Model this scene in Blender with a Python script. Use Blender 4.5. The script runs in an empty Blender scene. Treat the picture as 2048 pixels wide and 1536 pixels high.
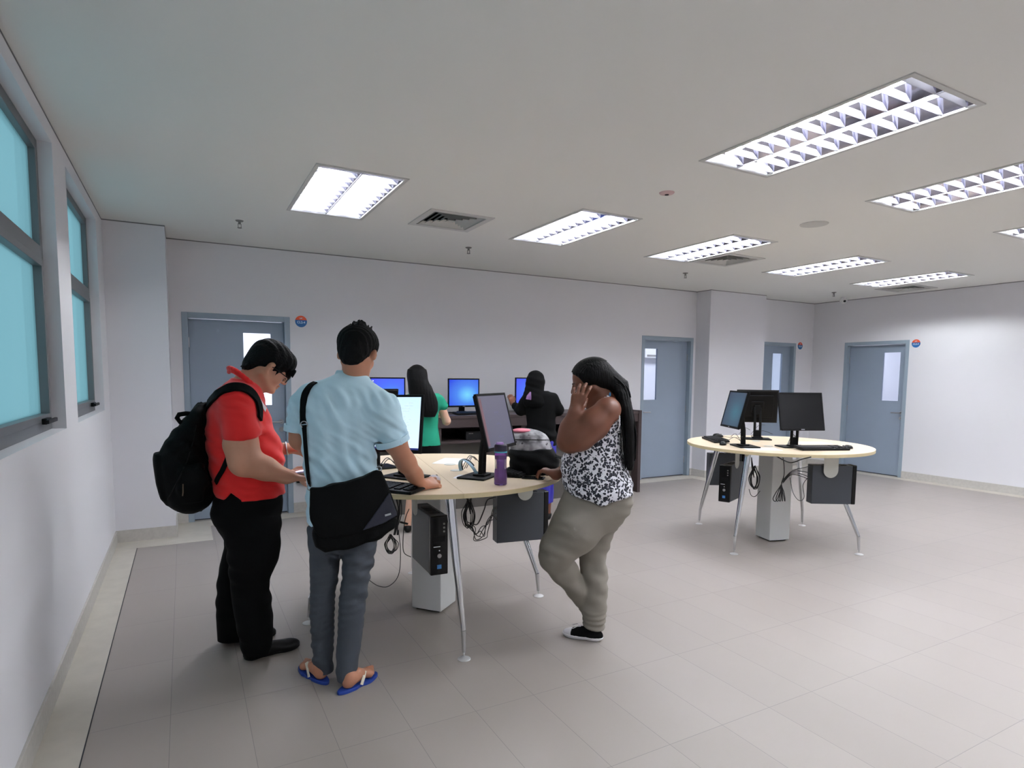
import bpy, bmesh, math, random
import numpy as np
from mathutils import Vector, Matrix

random.seed(7)
rad = math.radians
SC = bpy.context.scene
COL = SC.collection

# ------------------------------------------------------------------ camera geometry
FPX, CX, CY = 1210.6535, 1029.0, 854.0
YAW, PITCH, ROLL, EYE = .4997, -.0843, .0094, 1.5399
cF = np.array([math.sin(YAW)*math.cos(PITCH), math.cos(YAW)*math.cos(PITCH), math.sin(PITCH)])
_r = np.array([math.cos(YAW), -math.sin(YAW), 0.]); _u = np.cross(_r, cF)
cR = _r*math.cos(ROLL)+_u*math.sin(ROLL); cU = -_r*math.sin(ROLL)+_u*math.cos(ROLL)
cC = np.array([0, 0, EYE])

def ray(px, py): return cF+cR*(px-CX)/FPX-cU*(py-CY)/FPX
def un(px, py, ax, v):
    d = ray(px, py); return cC+d*((v-cC[ax])/d[ax])
def fl(px, py, z=0.): return un(px, py, 2, z)

cam_d = bpy.data.cameras.new('camera'); cam = bpy.data.objects.new('camera', cam_d); COL.objects.link(cam)
cam_d.sensor_fit = 'HORIZONTAL'; cam_d.sensor_width = 36.; cam_d.lens = FPX/2048*36.
cam_d.shift_x = (1024-CX)/2048; cam_d.shift_y = (CY-768)/2048
cam_d.clip_start = .05
cam.matrix_world = Matrix(((cR[0], cU[0], -cF[0], 0), (cR[1], cU[1], -cF[1], 0), (cR[2], cU[2], -cF[2], EYE), (0, 0, 0, 1)))
SC.camera = cam

H, D, XL, XR, YB = 2.861, 6.991, -.582, 9.839, -3.4

# ------------------------------------------------------------------ materials
def lin(c):
    o = []
    for x in c[:3]:
        x = x/255.; o.append(x/12.92 if x <= .04045 else ((x+.055)/1.055)**2.4)
    return (*o, 1.)
MATS = {}
def mat(name, col, rough=.6, metal=0., bump=None, vary=0., vscale=8., spec=.5, coat=0., sheen=0., trans=0., emit=None, estr=0., sss=0., stretch=None):
    if name in MATS: return MATS[name]
    m = bpy.data.materials.new(name); m.use_nodes = True; nt = m.node_tree; N = nt.nodes; L = nt.links
    b = N['Principled BSDF']; b.inputs['Base Color'].default_value = lin(col); b.inputs['Roughness'].default_value = rough
    b.inputs['Metallic'].default_value = metal; b.inputs['Specular IOR Level'].default_value = spec
    b.inputs['Coat Weight'].default_value = coat; b.inputs['Sheen Weight'].default_value = sheen
    b.inputs['Transmission Weight'].default_value = trans
    if sss: b.inputs['Subsurface Weight'].default_value = sss; b.inputs['Subsurface Scale'].default_value = .01; b.inputs['Subsurface Radius'].default_value = (1., .35, .2)
    if emit: b.inputs['Emission Color'].default_value = lin(emit); b.inputs['Emission Strength'].default_value = estr
    if vary or bump:
        tc = N.new('ShaderNodeTexCoord'); mp = N.new('ShaderNodeMapping'); L.new(tc.outputs['Object'], mp.inputs['Vector'])
        if stretch: mp.inputs['Scale'].default_value = stretch
    if vary:
        n = N.new('ShaderNodeTexNoise'); n.inputs['Scale'].default_value = vscale; n.inputs['Detail'].default_value = 4
        L.new(mp.outputs[0], n.inputs['Vector'])
        mx = N.new('ShaderNodeMix'); mx.data_type = 'RGBA'
        c = lin(col); mx.inputs['A'].default_value = tuple(min(1, x*(1-vary)) for x in c[:3])+(1,); mx.inputs['B'].default_value = tuple(min(1, x*(1+vary)) for x in c[:3])+(1,)
        L.new(n.outputs['Fac'], mx.inputs['Factor']); L.new(mx.outputs['Result'], b.inputs['Base Color'])
    if bump:
        sc_, st = bump
        n2 = N.new('ShaderNodeTexNoise'); n2.inputs['Scale'].default_value = sc_; n2.inputs['Detail'].default_value = 5
        L.new(mp.outputs[0], n2.inputs['Vector']); bp = N.new('ShaderNodeBump'); bp.inputs['Strength'].default_value = st; bp.inputs['Distance'].default_value = .01
        L.new(n2.outputs['Fac'], bp.inputs['Height']); L.new(bp.outputs[0], b.inputs['Normal'])
    MATS[name] = m; return m

M_wall = mat('wall_paint', (226, 225, 229), .75, bump=(180, .03))
M_wallb = mat('column_paint', (224, 223, 228), .7, bump=(180, .03))
M_ceil = mat('ceiling_paint', (232, 232, 227), .85, bump=(60, .02))
M_stone = mat('terrazzo_skirting', (190, 186, 180), .55, vary=.16, vscale=30, bump=(60, .05))
M_band = mat('terrazzo_border', (194, 188, 176), .5, vary=.13, vscale=9, bump=(40, .04))
M_door = mat('door_paint', (144, 158, 174), .45, vary=.03, vscale=3)
M_doorf = mat('door_frame_paint', (148, 163, 176), .4)
M_gap = mat('door_seal', (45, 48, 55), .7)
M_steel = mat('satin_steel', (180, 180, 182), .28, 1.)
M_chrome = mat('chrome', (215, 218, 222), .1, 1.)
M_legsil = mat('silver_paint', (205, 205, 205), .4, .3)
M_wood = mat('maple_laminate', (226, 206, 178), .42, vary=.05, vscale=10, stretch=(1, 14, 1))
M_edge = mat('maple_edge', (196, 180, 142), .5, vary=.05, vscale=20)
M_white = mat('white_powdercoat', (214, 216, 216), .4)
M_bracket = mat('grey_bracket', (205, 206, 200), .45)
M_black = mat('black_plastic', (7, 7, 8), .5, spec=.2)
M_blackg = mat('glossy_black_plastic', (8, 8, 10), .25, spec=.3)
M_key = mat('key_plastic', (18, 18, 21), .55, spec=.3)
M_case = mat('graphite_case', (70, 74, 81), .4, .3, bump=(300, .02))
M_cable = mat('cable_rubber', (18, 18, 20), .5)
M_cableg = mat('grey_cable_rubber', (120, 128, 132), .5)
M_wenge = mat('dark_wenge_laminate', (66, 54, 54), .45, vary=.12, vscale=12, stretch=(1, 10, 10))
M_wenged = mat('grey_panel', (84, 80, 76), .6)
M_alu = mat('grey_window_frame', (118, 120, 122), .45, .4)
M_paper = mat('paper', (240, 240, 246), .8)
M_vent = mat('vent_white', (200, 200, 196), .5)
M_dark = mat('plenum_dark', (18, 18, 18), .9)
M_reflect = mat('lamp_reflector', (160, 158, 172), .12, .97)
M_louver = mat('lamp_louver', (178, 178, 186), .4, .3)
M_tube = mat('lamp_tube', (255, 255, 255), .5, emit=(244, 249, 252), estr=46.)
M_orange = mat('sign_orange', (226, 84, 38), .5)
M_blue = mat('sign_blue', (22, 96, 160), .5)
M_signw = mat('sign_lettering', (205, 225, 240), .5)
M_white2 = mat('white_plastic', (225, 225, 225), .4)
M_grille = mat('grille_grey', (130, 128, 125), .7)
M_redp = mat('red_plastic', (190, 60, 60), .5)

def glass_mat():
    m = bpy.data.materials.new('tinted_window_glass'); m.use_nodes = True; N = m.node_tree.nodes; L = m.node_tree.links
    N.remove(N['Principled BSDF']); t = N.new('ShaderNodeBsdfTransparent'); t.inputs[0].default_value = lin((178, 205, 206))
    d = N.new('ShaderNodeBsdfTranslucent'); d.inputs[0].default_value = lin((172, 200, 202))
    g = N.new('ShaderNodeBsdfGlossy'); g.inputs['Roughness'].default_value = .08; g.inputs[0].default_value = (.8, .9, .9, 1)
    a = N.new('ShaderNodeMixShader'); a.inputs[0].default_value = .6; L.new(t.outputs[0], a.inputs[1]); L.new(d.outputs[0], a.inputs[2])
    b = N.new('ShaderNodeMixShader'); b.inputs[0].default_value = .06; L.new(a.outputs[0], b.inputs[1]); L.new(g.outputs[0], b.inputs[2])
    L.new(b.outputs[0], N['Material Output'].inputs[0]); return m
M_glass = glass_mat()
def clear_mat():
    m = bpy.data.materials.new('door_glass'); m.use_nodes = True; N = m.node_tree.nodes; L = m.node_tree.links
    N.remove(N['Principled BSDF']); t = N.new('ShaderNodeBsdfTransparent'); t.inputs[0].default_value = lin((240, 243, 250))
    g = N.new('ShaderNodeBsdfGlossy'); g.inputs['Roughness'].default_value = .05
    b = N.new('ShaderNodeMixShader'); b.inputs[0].default_value = .06; L.new(t.outputs[0], b.inputs[1]); L.new(g.outputs[0], b.inputs[2])
    L.new(b.outputs[0], N['Material Output'].inputs[0]); return m
M_clear = clear_mat()

def floor_mat():
    m = bpy.data.materials.new('floor_tiles'); m.use_nodes = True; N = m.node_tree.nodes; L = m.node_tree.links; b = N['Principled BSDF']
    tc = N.new('ShaderNodeTexCoord'); mp = N.new('ShaderNodeMapping'); L.new(tc.outputs['Object'], mp.inputs[0])
    mp.inputs['Location'].default_value = (.1, .02, 0)
    br = N.new('ShaderNodeTexBrick'); br.offset = 0; br.squash = 1; br.inputs['Scale'].default_value = 1
    br.inputs['Brick Width'].default_value = .308; br.inputs['Row Height'].default_value = .61; br.inputs['Mortar Size'].default_value = .0016
    br.inputs['Mortar Smooth'].default_value = .3; br.inputs['Bias'].default_value = 0
    br.inputs['Color1'].default_value = lin((156, 148, 141)); br.inputs['Color2'].default_value = lin((159, 151, 144)); br.inputs['Mortar'].default_value = lin((130, 125, 121))
    L.new(mp.outputs[0], br.inputs['Vector'])
    n = N.new('ShaderNodeTexNoise'); n.inputs['Scale'].default_value = 2.2; n.inputs['Detail'].default_value = 6; L.new(tc.outputs['Object'], n.inputs[0])
    hs = N.new('ShaderNodeMix'); hs.data_type = 'RGBA'; hs.blend_type = 'MULTIPLY'; hs.inputs['Factor'].default_value = .35
    cr = N.new('ShaderNodeValToRGB'); cr.color_ramp.elements[0].color = (.82, .82, .82, 1); cr.color_ramp.elements[1].color = (1, 1, 1, 1)
    L.new(n.outputs['Fac'], cr.inputs[0]); L.new(br.outputs['Color'], hs.inputs['A']); L.new(cr.outputs[0], hs.inputs['B']); L.new(hs.outputs['Result'], b.inputs['Base Color'])
    b.inputs['Roughness'].default_value = .42; b.inputs['Specular IOR Level'].default_value = .4
    bp = N.new('ShaderNodeBump'); bp.inputs['Strength'].default_value = .25; bp.inputs['Distance'].default_value = .002; bp.invert = True
    L.new(br.outputs['Fac'], bp.inputs['Height']); L.new(bp.outputs[0], b.inputs['Normal'])
    return m

# ------------------------------------------------------------------ mesh builder
def new_mesh(name, V, Fc):
    me = bpy.data.meshes.new(name); me.from_pydata([tuple(map(float, v)) for v in V], [], Fc); me.update(); return me

class B:
    def __init__(s): s.v = []; s.f = []
    def add(s, V, Fc):
        o = len(s.v); s.v += [tuple(v) for v in V]; s.f += [tuple(i+o for i in f) for f in Fc]; return s
    def box(s, c, d, R=None):
        c = Vector(c); x, y, z = d[0]/2, d[1]/2, d[2]/2
        P = [Vector((a*x, b*y, e*z)) for e in (-1, 1) for b in (-1, 1) for a in (-1, 1)]
        if R is not None: P = [R @ p for p in P]
        return s.add([c+p for p in P], [(0, 2, 3, 1), (4, 5, 7, 6), (0, 1, 5, 4), (2, 6, 7, 3), (0, 4, 6, 2), (1, 3, 7, 5)])
    def bb(s, x0, x1, y0, y1, z0, z1): return s.box(((x0+x1)/2, (y0+y1)/2, (z0+z1)/2), (abs(x1-x0), abs(y1-y0), abs(z1-z0)))
    def ring_tube(s, pts, rs, n=12, cap=True, flat=None):
        pts = [Vector(p) for p in pts]; m = len(pts)
        if not hasattr(rs, '__len__'): rs = [rs]*m
        T = [(pts[min(i+1, m-1)]-pts[max(i-1, 0)]).normalized() for i in range(m)]
        a = Vector((0, 0, 1)) if abs(T[0].z) < .9 else Vector((1, 0, 0))
        nrm = (a-T[0]*a.dot(T[0])).normalized(); V = []
        for i in range(m):
            nrm = (nrm-T[i]*nrm.dot(T[i])).normalized(); bi = T[i].cross(nrm)
            for k in range(n):
                t = 2*math.pi*k/n; V.append(pts[i]+(nrm*math.cos(t)+bi*math.sin(t))*rs[i])
        Fc = [(i*n+k, i*n+(k+1) % n, (i+1)*n+(k+1) % n, (i+1)*n+k) for i in range(m-1) for k in range(n)]
        if cap: Fc += [tuple(reversed(range(n))), tuple((m-1)*n+k for k in range(n))]
        return s.add(V, Fc)
    def cyl(s, a, b, r0, r1=None, n=20): return s.ring_tube([a, b], [r0, r0 if r1 is None else r1], n)
    def lathe(s, c, prof, n=28, M=None):
        V = []; c = Vector(c)
        for r, z in prof:
            for k in range(n):
                t = 2*math.pi*k/n; p = Vector((r*math.cos(t), r*math.sin(t), z)); V.append(c+(M @ p if M else p))
        m = len(prof); Fc = [(i*n+k, i*n+(k+1) % n, (i+1)*n+(k+1) % n, (i+1)*n+k) for i in range(m-1) for k in range(n)]
        Fc += [tuple(reversed(range(n))), tuple((m-1)*n+k for k in range(n))]
        return s.add(V, Fc)
    def prism(s, poly, h, M):
        n = len(poly); V = [M @ Vector((x, y, 0)) for x, y in poly]+[M @ Vector((x, y, h)) for x, y in poly]
        return s.add(V, [tuple(reversed(range(n))), tuple(range(n, 2*n))]+[(i, (i+1) % n, n+(i+1) % n, n+i) for i in range(n)])
    def ell(s, c, r, n=16, R=None):
        V = []; Fc = []; c = Vector(c); m = n//2
        for i in range(m+1):
            ph = math.pi*i/m-math.pi/2
            for k in range(n):
                t = 2*math.pi*k/n; p = Vector((r[0]*math.cos(ph)*math.cos(t), r[1]*math.cos(ph)*math.sin(t), r[2]*math.sin(ph)))
                V.append(c+(R @ p if R else p))
        for i in range(m):
            for k in range(n): Fc.append((i*n+k, i*n+(k+1) % n, (i+1)*n+(k+1) % n, (i+1)*n+k))
        return s.add(V, Fc)
    def ribbon(s, pts, nrms, w, th):
        pts = [Vector(p) for p in pts]; m = len(pts); V = []
        for i in range(m):
            T = (pts[min(i+1, m-1)]-pts[max(i-1, 0)]).normalized(); n_ = Vector(nrms[i]); n_ = (n_-T*n_.dot(T)).normalized(); sd = T.cross(n_)
            ww = w[i] if hasattr(w, '__len__') else w
            for a, b_ in ((-1, -1), (1, -1), (1, 1), (-1, 1)): V.append(pts[i]+sd*a*ww/2+n_*b_*th/2)
        Fc = [(i*4+k, i*4+(k+1) % 4, (i+1)*4+(k+1) % 4, (i+1)*4+k) for i in range(m-1) for k in range(4)]+[(3, 2, 1, 0), tuple((m-1)*4+k for k in range(4))]
        return s.add(V, Fc)
    def build(s, name, m, parent=None, smooth=None, bevel=0., label=None, world=False, seg=2):
        V = s.v
        if world and parent is not None:
            r = parent
            while r.parent: r = r.parent
            Mi = r.matrix_basis.inverted(); V = [Mi @ Vector(v) for v in V]
        me = new_mesh(name, V, s.f); me.materials.append(m)
        if smooth:
            me.polygons.foreach_set('use_smooth', [True]*len(me.polygons)); me.set_sharp_from_angle(angle=rad(smooth))
        o = bpy.data.objects.new(name, me); COL.objects.link(o)
        if parent is not None: o.parent = parent
        if bevel:
            b = o.modifiers.new('bevel', 'BEVEL'); b.width = bevel; b.segments = seg; b.limit_method = 'ANGLE'; b.angle_limit = rad(50)
        if label: o['label'] = label
        return o

def tag(o, label=None, cat=None, group=None, kind=None):
    if label: o['label'] = label
    if cat: o['category'] = cat
    if group: o['group'] = group
    if kind: o['kind'] = kind
    return o
def empty(name, loc=(0, 0, 0), rz=0., label=None, cat=None, group=None, kind=None, M=None):
    o = bpy.data.objects.new(name, None); COL.objects.link(o); o.empty_display_size = .1
    o.matrix_basis = M if M is not None else Matrix.Translation(Vector(loc)) @ Matrix.Rotation(rz, 4, 'Z')
    return tag(o, label, cat, group, kind)
def dup(root, loc=None, rz=None, label=None, group=None, M=None):
    kids = {}
    for o in bpy.data.objects:
        if o.parent: kids.setdefault(o.parent, []).append(o)
    def cp(o, par):
        c = o.copy(); COL.objects.link(c)
        if par: c.parent = par
        for k in kids.get(o, []): cp(k, c)
        return c
    r = cp(root, None)
    r.matrix_basis = M if M is not None else Matrix.Translation(Vector(loc)) @ Matrix.Rotation(rz or 0., 4, 'Z')
    return tag(r, label, None, group)

# ------------------------------------------------------------------ the room shell
def slab(name, m, axis, c, th, a0, a1, b0, b1, holes=(), kind='structure'):
    """flat slab facing the room at coordinate c, thickness th away from it, with rectangular through holes"""
    A = sorted({a0, a1}|{h[0] for h in holes}|{h[1] for h in holes}); Bc = sorted({b0, b1}|{h[2] for h in holes}|{h[3] for h in holes})
    def P(a, b, t):
        return {'x': (t, a, b), 'y': (a, t, b), 'z': (a, b, t)}[axis]
    solid = {}
    for i in range(len(A)-1):
        for j in range(len(Bc)-1):
            ca, cb = (A[i]+A[i+1])/2, (Bc[j]+Bc[j+1])/2
            solid[i, j] = not any(h[0] < ca < h[1] and h[2] < cb < h[3] for h in holes)
    b = B()
    for (i, j), s_ in solid.items():
        if not s_: continue
        q = [(A[i], Bc[j]), (A[i+1], Bc[j]), (A[i+1], Bc[j+1]), (A[i], Bc[j+1])]
        b.add([P(*x, c) for x in q], [(0, 1, 2, 3)]); b.add([P(*x, c+th) for x in q], [(0, 1, 2, 3)])
        for di, dj, e in ((-1, 0, (0, 3)), (1, 0, (1, 2)), (0, -1, (0, 1)), (0, 1, (3, 2))):
            if not solid.get((i+di, j+dj), False):
                p0, p1 = q[e[0]], q[e[1]]; b.add([P(*p0, c), P(*p1, c), P(*p1, c+th), P(*p0, c+th)], [(0, 1, 2, 3)])
    o = b.build(name, m); bm = bmesh.new(); bm.from_mesh(o.data); bmesh.ops.remove_doubles(bm, verts=bm.verts, dist=1e-5); bmesh.ops.recalc_face_normals(bm, faces=bm.faces); bm.to_mesh(o.data); bm.free()
    return tag(o, kind=kind)

LXS = [(.785, 1.375), (2.822, 3.40), (4.50, 5.10), (6.40, 7.0), (8.19, 8.80)]
ROWS = [(4.06, 5.29), (1.59, 2.81), (-.85, .37), (-2.9, -1.7)]
lamps = []
for ri, (y0, y1) in enumerate(ROWS):
    for xi, (x0, x1) in enumerate(LXS):
        if ri == 1 and xi == 0: continue
        if ri == 3 and xi in (0, 2, 4): continue
        if ri == 2 and xi == 4: continue
        lamps.append((ri, xi, x0+.012, x1-.012, y0+.012, y1-.012))
VENTS = [(1.77, 2.34, 4.66, 5.23), (5.12, 5.69, 4.67, 5.24), (8.98, 9.55, 4.85, 5.42)]
holes = [(x0, x1, y0, y1) for _, _, x0, x1, y0, y1 in lamps]+[(a+.03, b-.03, c+.03, d-.03) for a, b, c, d in VENTS]
slab('ceiling', M_ceil, 'z', H, .2, XL, XR, YB, D, holes)
M_floor = floor_mat()
slab('floor', M_floor, 'z', 0, -.1, XL-.3, XR+4, YB-.1, D+4)
DOORS = [(0.0, 1.03), (5.94, 6.965), (8.36, 9.39)]
slab('wall_back', M_wall, 'y', D, .16, XL-.2, XR+.16, 0, H+.01, [(a+.01, b-.01, 0, 2.14) for a, b in DOORS])
slab('wall_right', M_wall, 'x', XR, .16, YB, D, 0, H+.01, [(5.355, 6.38, 0, 2.14)])
WIN = [(4.58, 6.02), (2.72, 4.155), (.86, 2.3)]
slab('wall_left', M_wall, 'x', XL, -.16, YB, D, 0, H+.01, [(a, b, 1.225, 2.765) for a, b in WIN])
slab('wall_front', M_wall, 'y', YB, -.12, XL-.2, XR+.2, 0, H+.01)
M_pl = M_wallb
tag(B().bb(XL, -.108, 6.427, D, 0, H).build('pillar', M_pl), kind='structure')
tag(B().bb(7.012, 8.235, 6.708, D, 0, H).build('pillar', M_pl), kind='structure')

# pale border strip on the floor along the walls and stone skirting
tag(B().bb(XL, -.404, YB, 6.15, 0, .002).bb(XL, .193, 6.15, 6.427, 0, .002).bb(-.108, .193, 6.427, D, 0, .002).bb(.193, 7.012, 6.75, D, 0, .002).bb(6.8, 8.45, 6.44, 6.708, 0, .002)
    .bb(6.8, 7.012, 6.708, 6.75, 0, .002).bb(8.235, XR, 6.708, D, 0, .002).bb(XR-.2, XR, YB, 6.708, 0, .002).build('floor_border', M_band), kind='structure')
tag(B().bb(-.408, -.404, YB, 6.15, 0, .0028).build('trim_1', M_gap), kind='structure')
sk = .012; zb = .111
def skirt(name, parts):
    b = B()
    for p in parts: b.bb(*p, 0.0, zb)
    return tag(b.build(name, M_stone, bevel=.002), kind='structure')
M_shadow = mat('painted_gap_shade', (128, 128, 130), .8); gz = H-.009  # grey strip paints in the shade of the gap between walls and ceiling
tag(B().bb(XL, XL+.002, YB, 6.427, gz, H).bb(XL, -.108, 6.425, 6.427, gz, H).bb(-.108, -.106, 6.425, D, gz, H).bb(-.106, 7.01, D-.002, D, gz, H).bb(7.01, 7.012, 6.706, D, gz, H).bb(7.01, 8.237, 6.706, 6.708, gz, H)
    .bb(8.235, 8.237, 6.708, D, gz, H).bb(8.237, XR, D-.002, D, gz, H).bb(XR-.002, XR, YB, D, gz, H).build('shadow_line_strip', M_shadow), kind='structure')
skirt('baseboard_left', [(XL, XL+sk, YB, 6.427), (XL, -.108+sk, 6.427-sk, 6.427), (-.108, -.108+sk, 6.427, D)])
skirt('baseboard_back', [(-.096, 0, D-sk, D), (1.03, 5.94, D-sk, D), (6.965, 7.0, D-sk, D), (7.0, 7.012, 6.696, D), (7.012, 8.247, 6.696, 6.708), (8.235, 8.247, 6.708, D), (8.247, 8.36, D-sk, D), (9.39, XR, D-sk, D)])
skirt('baseboard_right', [(XR-sk, XR, YB, 5.345), (XR-sk, XR, 6.389, D)])

# windows in the left wall: grey frame, fixed upper light, lower casement
for wi, (a, b) in enumerate(WIN):
    w = empty('window_%d' % (wi+1), (0, 0, 0), kind='structure')
    x0, x1 = XL-.125, XL-.065; t = .055
    f = B().bb(x0, x1, a, a+t, 1.225, 2.765).bb(x0, x1, b-t, b, 1.225, 2.765).bb(x0, x1, a+t, b-t, 1.225, 1.225+t).bb(x0, x1, a+t, b-t, 2.765-t, 2.765).bb(x0, x1, a+t, b-t, 2.13, 2.205)
    f.build('window_frame', M_alu, w, bevel=.002)
    f = B(); t2 = .035; a2, b2, z2, z3 = a+t, b-t, 1.225+t, 2.13
    f.bb(x0+.01, x1+.008, a2, a2+t2, z2, z3).bb(x0+.01, x1+.008, b2-t2, b2, z2, z3).bb(x0+.01, x1+.008, a2+t2, b2-t2, z2, z2+t2).bb(x0+.01, x1+.008, a2+t2, b2-t2, z3-t2, z3)
    f.build('casement', M_alu, w, bevel=.002)
    B().bb(x1+.008, x1+.03, b-.32, b-.19, 1.27, 1.30).bb(x1+.03, x1+.045, b-.36, b-.12, 1.275, 1.295).build('handle', M_black, w, bevel=.003)
    gm = M_glass
    B().bb(x0+.02, x0+.028, a+t-.01, b-t+.01, 2.195, 2.765-t+.01).bb(x0+.02, x0+.028, a2+t2-.01, b2-t2+.01, z2+t2-.01, z3-t2+.01).build('glass_pane', gm, w)

# doors
def door(n, origin, rz, glass, latch, dz=(1.187, 1.978), W=1.03):
    """local x runs along the wall (0..W), local y into the wall"""
    d = empty('door_%d' % n, origin, rz, kind='structure')
    f = B(); fw = .055
    for p in ((0, fw, 0, 2.15), (W-fw, W, 0, 2.15), (fw, W-fw, 2.095, 2.15)): f.bb(p[0], p[1], -.006, .13, p[2], p[3])
    f.bb(fw, fw+.012, .105, .13, 0, 2.095).bb(W-fw-.012, W-fw, .105, .13, 0, 2.095)
    f.build('frame', M_doorf, d, bevel=.003)
    g0, g1 = glass; x0, x1 = fw+.003, W-fw-.003
    s = B(); y0, y1 = .068, .108
    s.bb(x0, g0, y0, y1, .012, 2.09).bb(g1, x1, y0, y1, .012, 2.09).bb(g0, g1, y0, y1, .012, dz[0]).bb(g0, g1, y0, y1, dz[1], 2.09)
    s.build('door_leaf', M_door, d)
    B().bb(x0, x1, y0+.01, y1-.01, 0.0, .012).build('threshold_gap', M_gap, d)
    g = .012
    B().bb(g0, g0+g, y0-.003, y0, dz[0], dz[1]).bb(g1-g, g1, y0-.003, y0, dz[0], dz[1]).bb(g0+g, g1-g, y0-.003, y0, dz[0], dz[0]+g).bb(g0+g, g1-g, y0-.003, y0, dz[1]-g, dz[1]).build('glazing_bead', M_door, d)
    B().bb(g0, g1, y0+.015, y0+.021, dz[0], dz[1]).build('glass_pane', M_clear, d)
    hx = latch; s_ = 1 if hx < W/2 else -1
    B().cyl((hx, y0, 1.015), (hx, y0-.009, 1.015), .026).cyl((hx, y0-.005, 1.015), (hx, y0-.055, 1.015), .009).ring_tube([(hx, y0-.05, 1.015), (hx+s_*.02, y0-.055, 1.015), (hx+s_*.13, y0-.055, 1.013)], [.009, .009, .008]).build('handle', M_steel, d, smooth=40)
    B().cyl((hx, y0, .93), (hx, y0-.012, .93), .025).cyl((hx, y0-.01, .93), (hx, y0-.02, .93), .009).build('lock', M_steel, d, smooth=40)
    b = B(); ox = x1 if s_ > 0 else x0
    for z in (.25, 1.05, 1.85): b.cyl((ox, y0-.004, z-.05), (ox, y0-.004, z+.05), .007)
    b.build('hinge', M_steel, d, smooth=40)
    return d
door(1, (0, D, 0), 0, (.557, .85), .93)
door(2, (5.94, D, 0), 0, (.085, .372), .095-.01, W=1.025)
door(3, (8.36, D, 0), 0, (.515, .785), .93)
door(4, (XR, 6.389, 0), rad(-90), (.612, .898), .945, W=1.044)

# rooms seen through the door glass
def beyond():
    M_r = mat('next_room_paint', (226, 228, 235), .8)
    y0, y1 = D+.16, D+3.6
    tag(B().bb(XL, XR+.2, y1, y1+.1, 0, H).build('wall_beyond_back', M_r), kind='structure')
    tag(B().bb(XL, XR+3.4, y0, y1, H, H+.1).build('ceiling_beyond', M_r), kind='structure')
    tag(B().bb(XL-.2, XL, y0, y1+.1, 0, H).build('wall_beyond_left', M_r), kind='structure')
    tag(B().bb(4.3, 4.4, y0, y1, 0, H).build('wall_beyond_middle', M_r), kind='structure')
    tag(B().bb(XR+3.2, XR+3.3, 2.5, y1, 0, H).bb(XR+.16, XR+3.3, 2.4, 2.5, 0, H).bb(XR+.16, XR+3.3, 6.9, 7.0, 0, H).bb(XR+.16, XR+3.3, 2.4, 7.1, H, H+.1).build('wall_beyond_right', M_r), kind='structure')
    M_pan = mat('next_room_lamp', (255, 255, 255), emit=(248, 250, 255), estr=7.)
    t = [(1.2, 8.2, 'lit ceiling panel in the bright room behind the first door'), (6.6, 8.6, 'lit ceiling panel in the room behind the second door'), (9.1, 8.9, 'lit ceiling panel in the room behind the third door'), (XR+1.6, 5.4, 'lit ceiling panel in the room behind the door on the side wall')]
    for i, (x, y, l) in enumerate(t):
        k = 2 if i == 0 else 1
        tag(B().bb(x-.6*k, x+.6*k, y-.35*k, y+.35*k, H-.03, H-.001).build('ceiling_panel_light', M_pan), l, 'light')
    q = un(1308, 703, 1, y1-.13); a = empty('air_conditioner', (float(q[0])+.1, y1-.13, float(q[2])), 0, 'white wall air conditioner seen through the glass of the second door', 'air conditioner')
    B().bb(-.45, .45, -.12, .12, -.15, .15).build('body', M_white2, a, bevel=.02)
    B().bb(-.4, .4, -.125, -.12, -.12, -.08).build('outlet', M_grille, a)
beyond()

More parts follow.
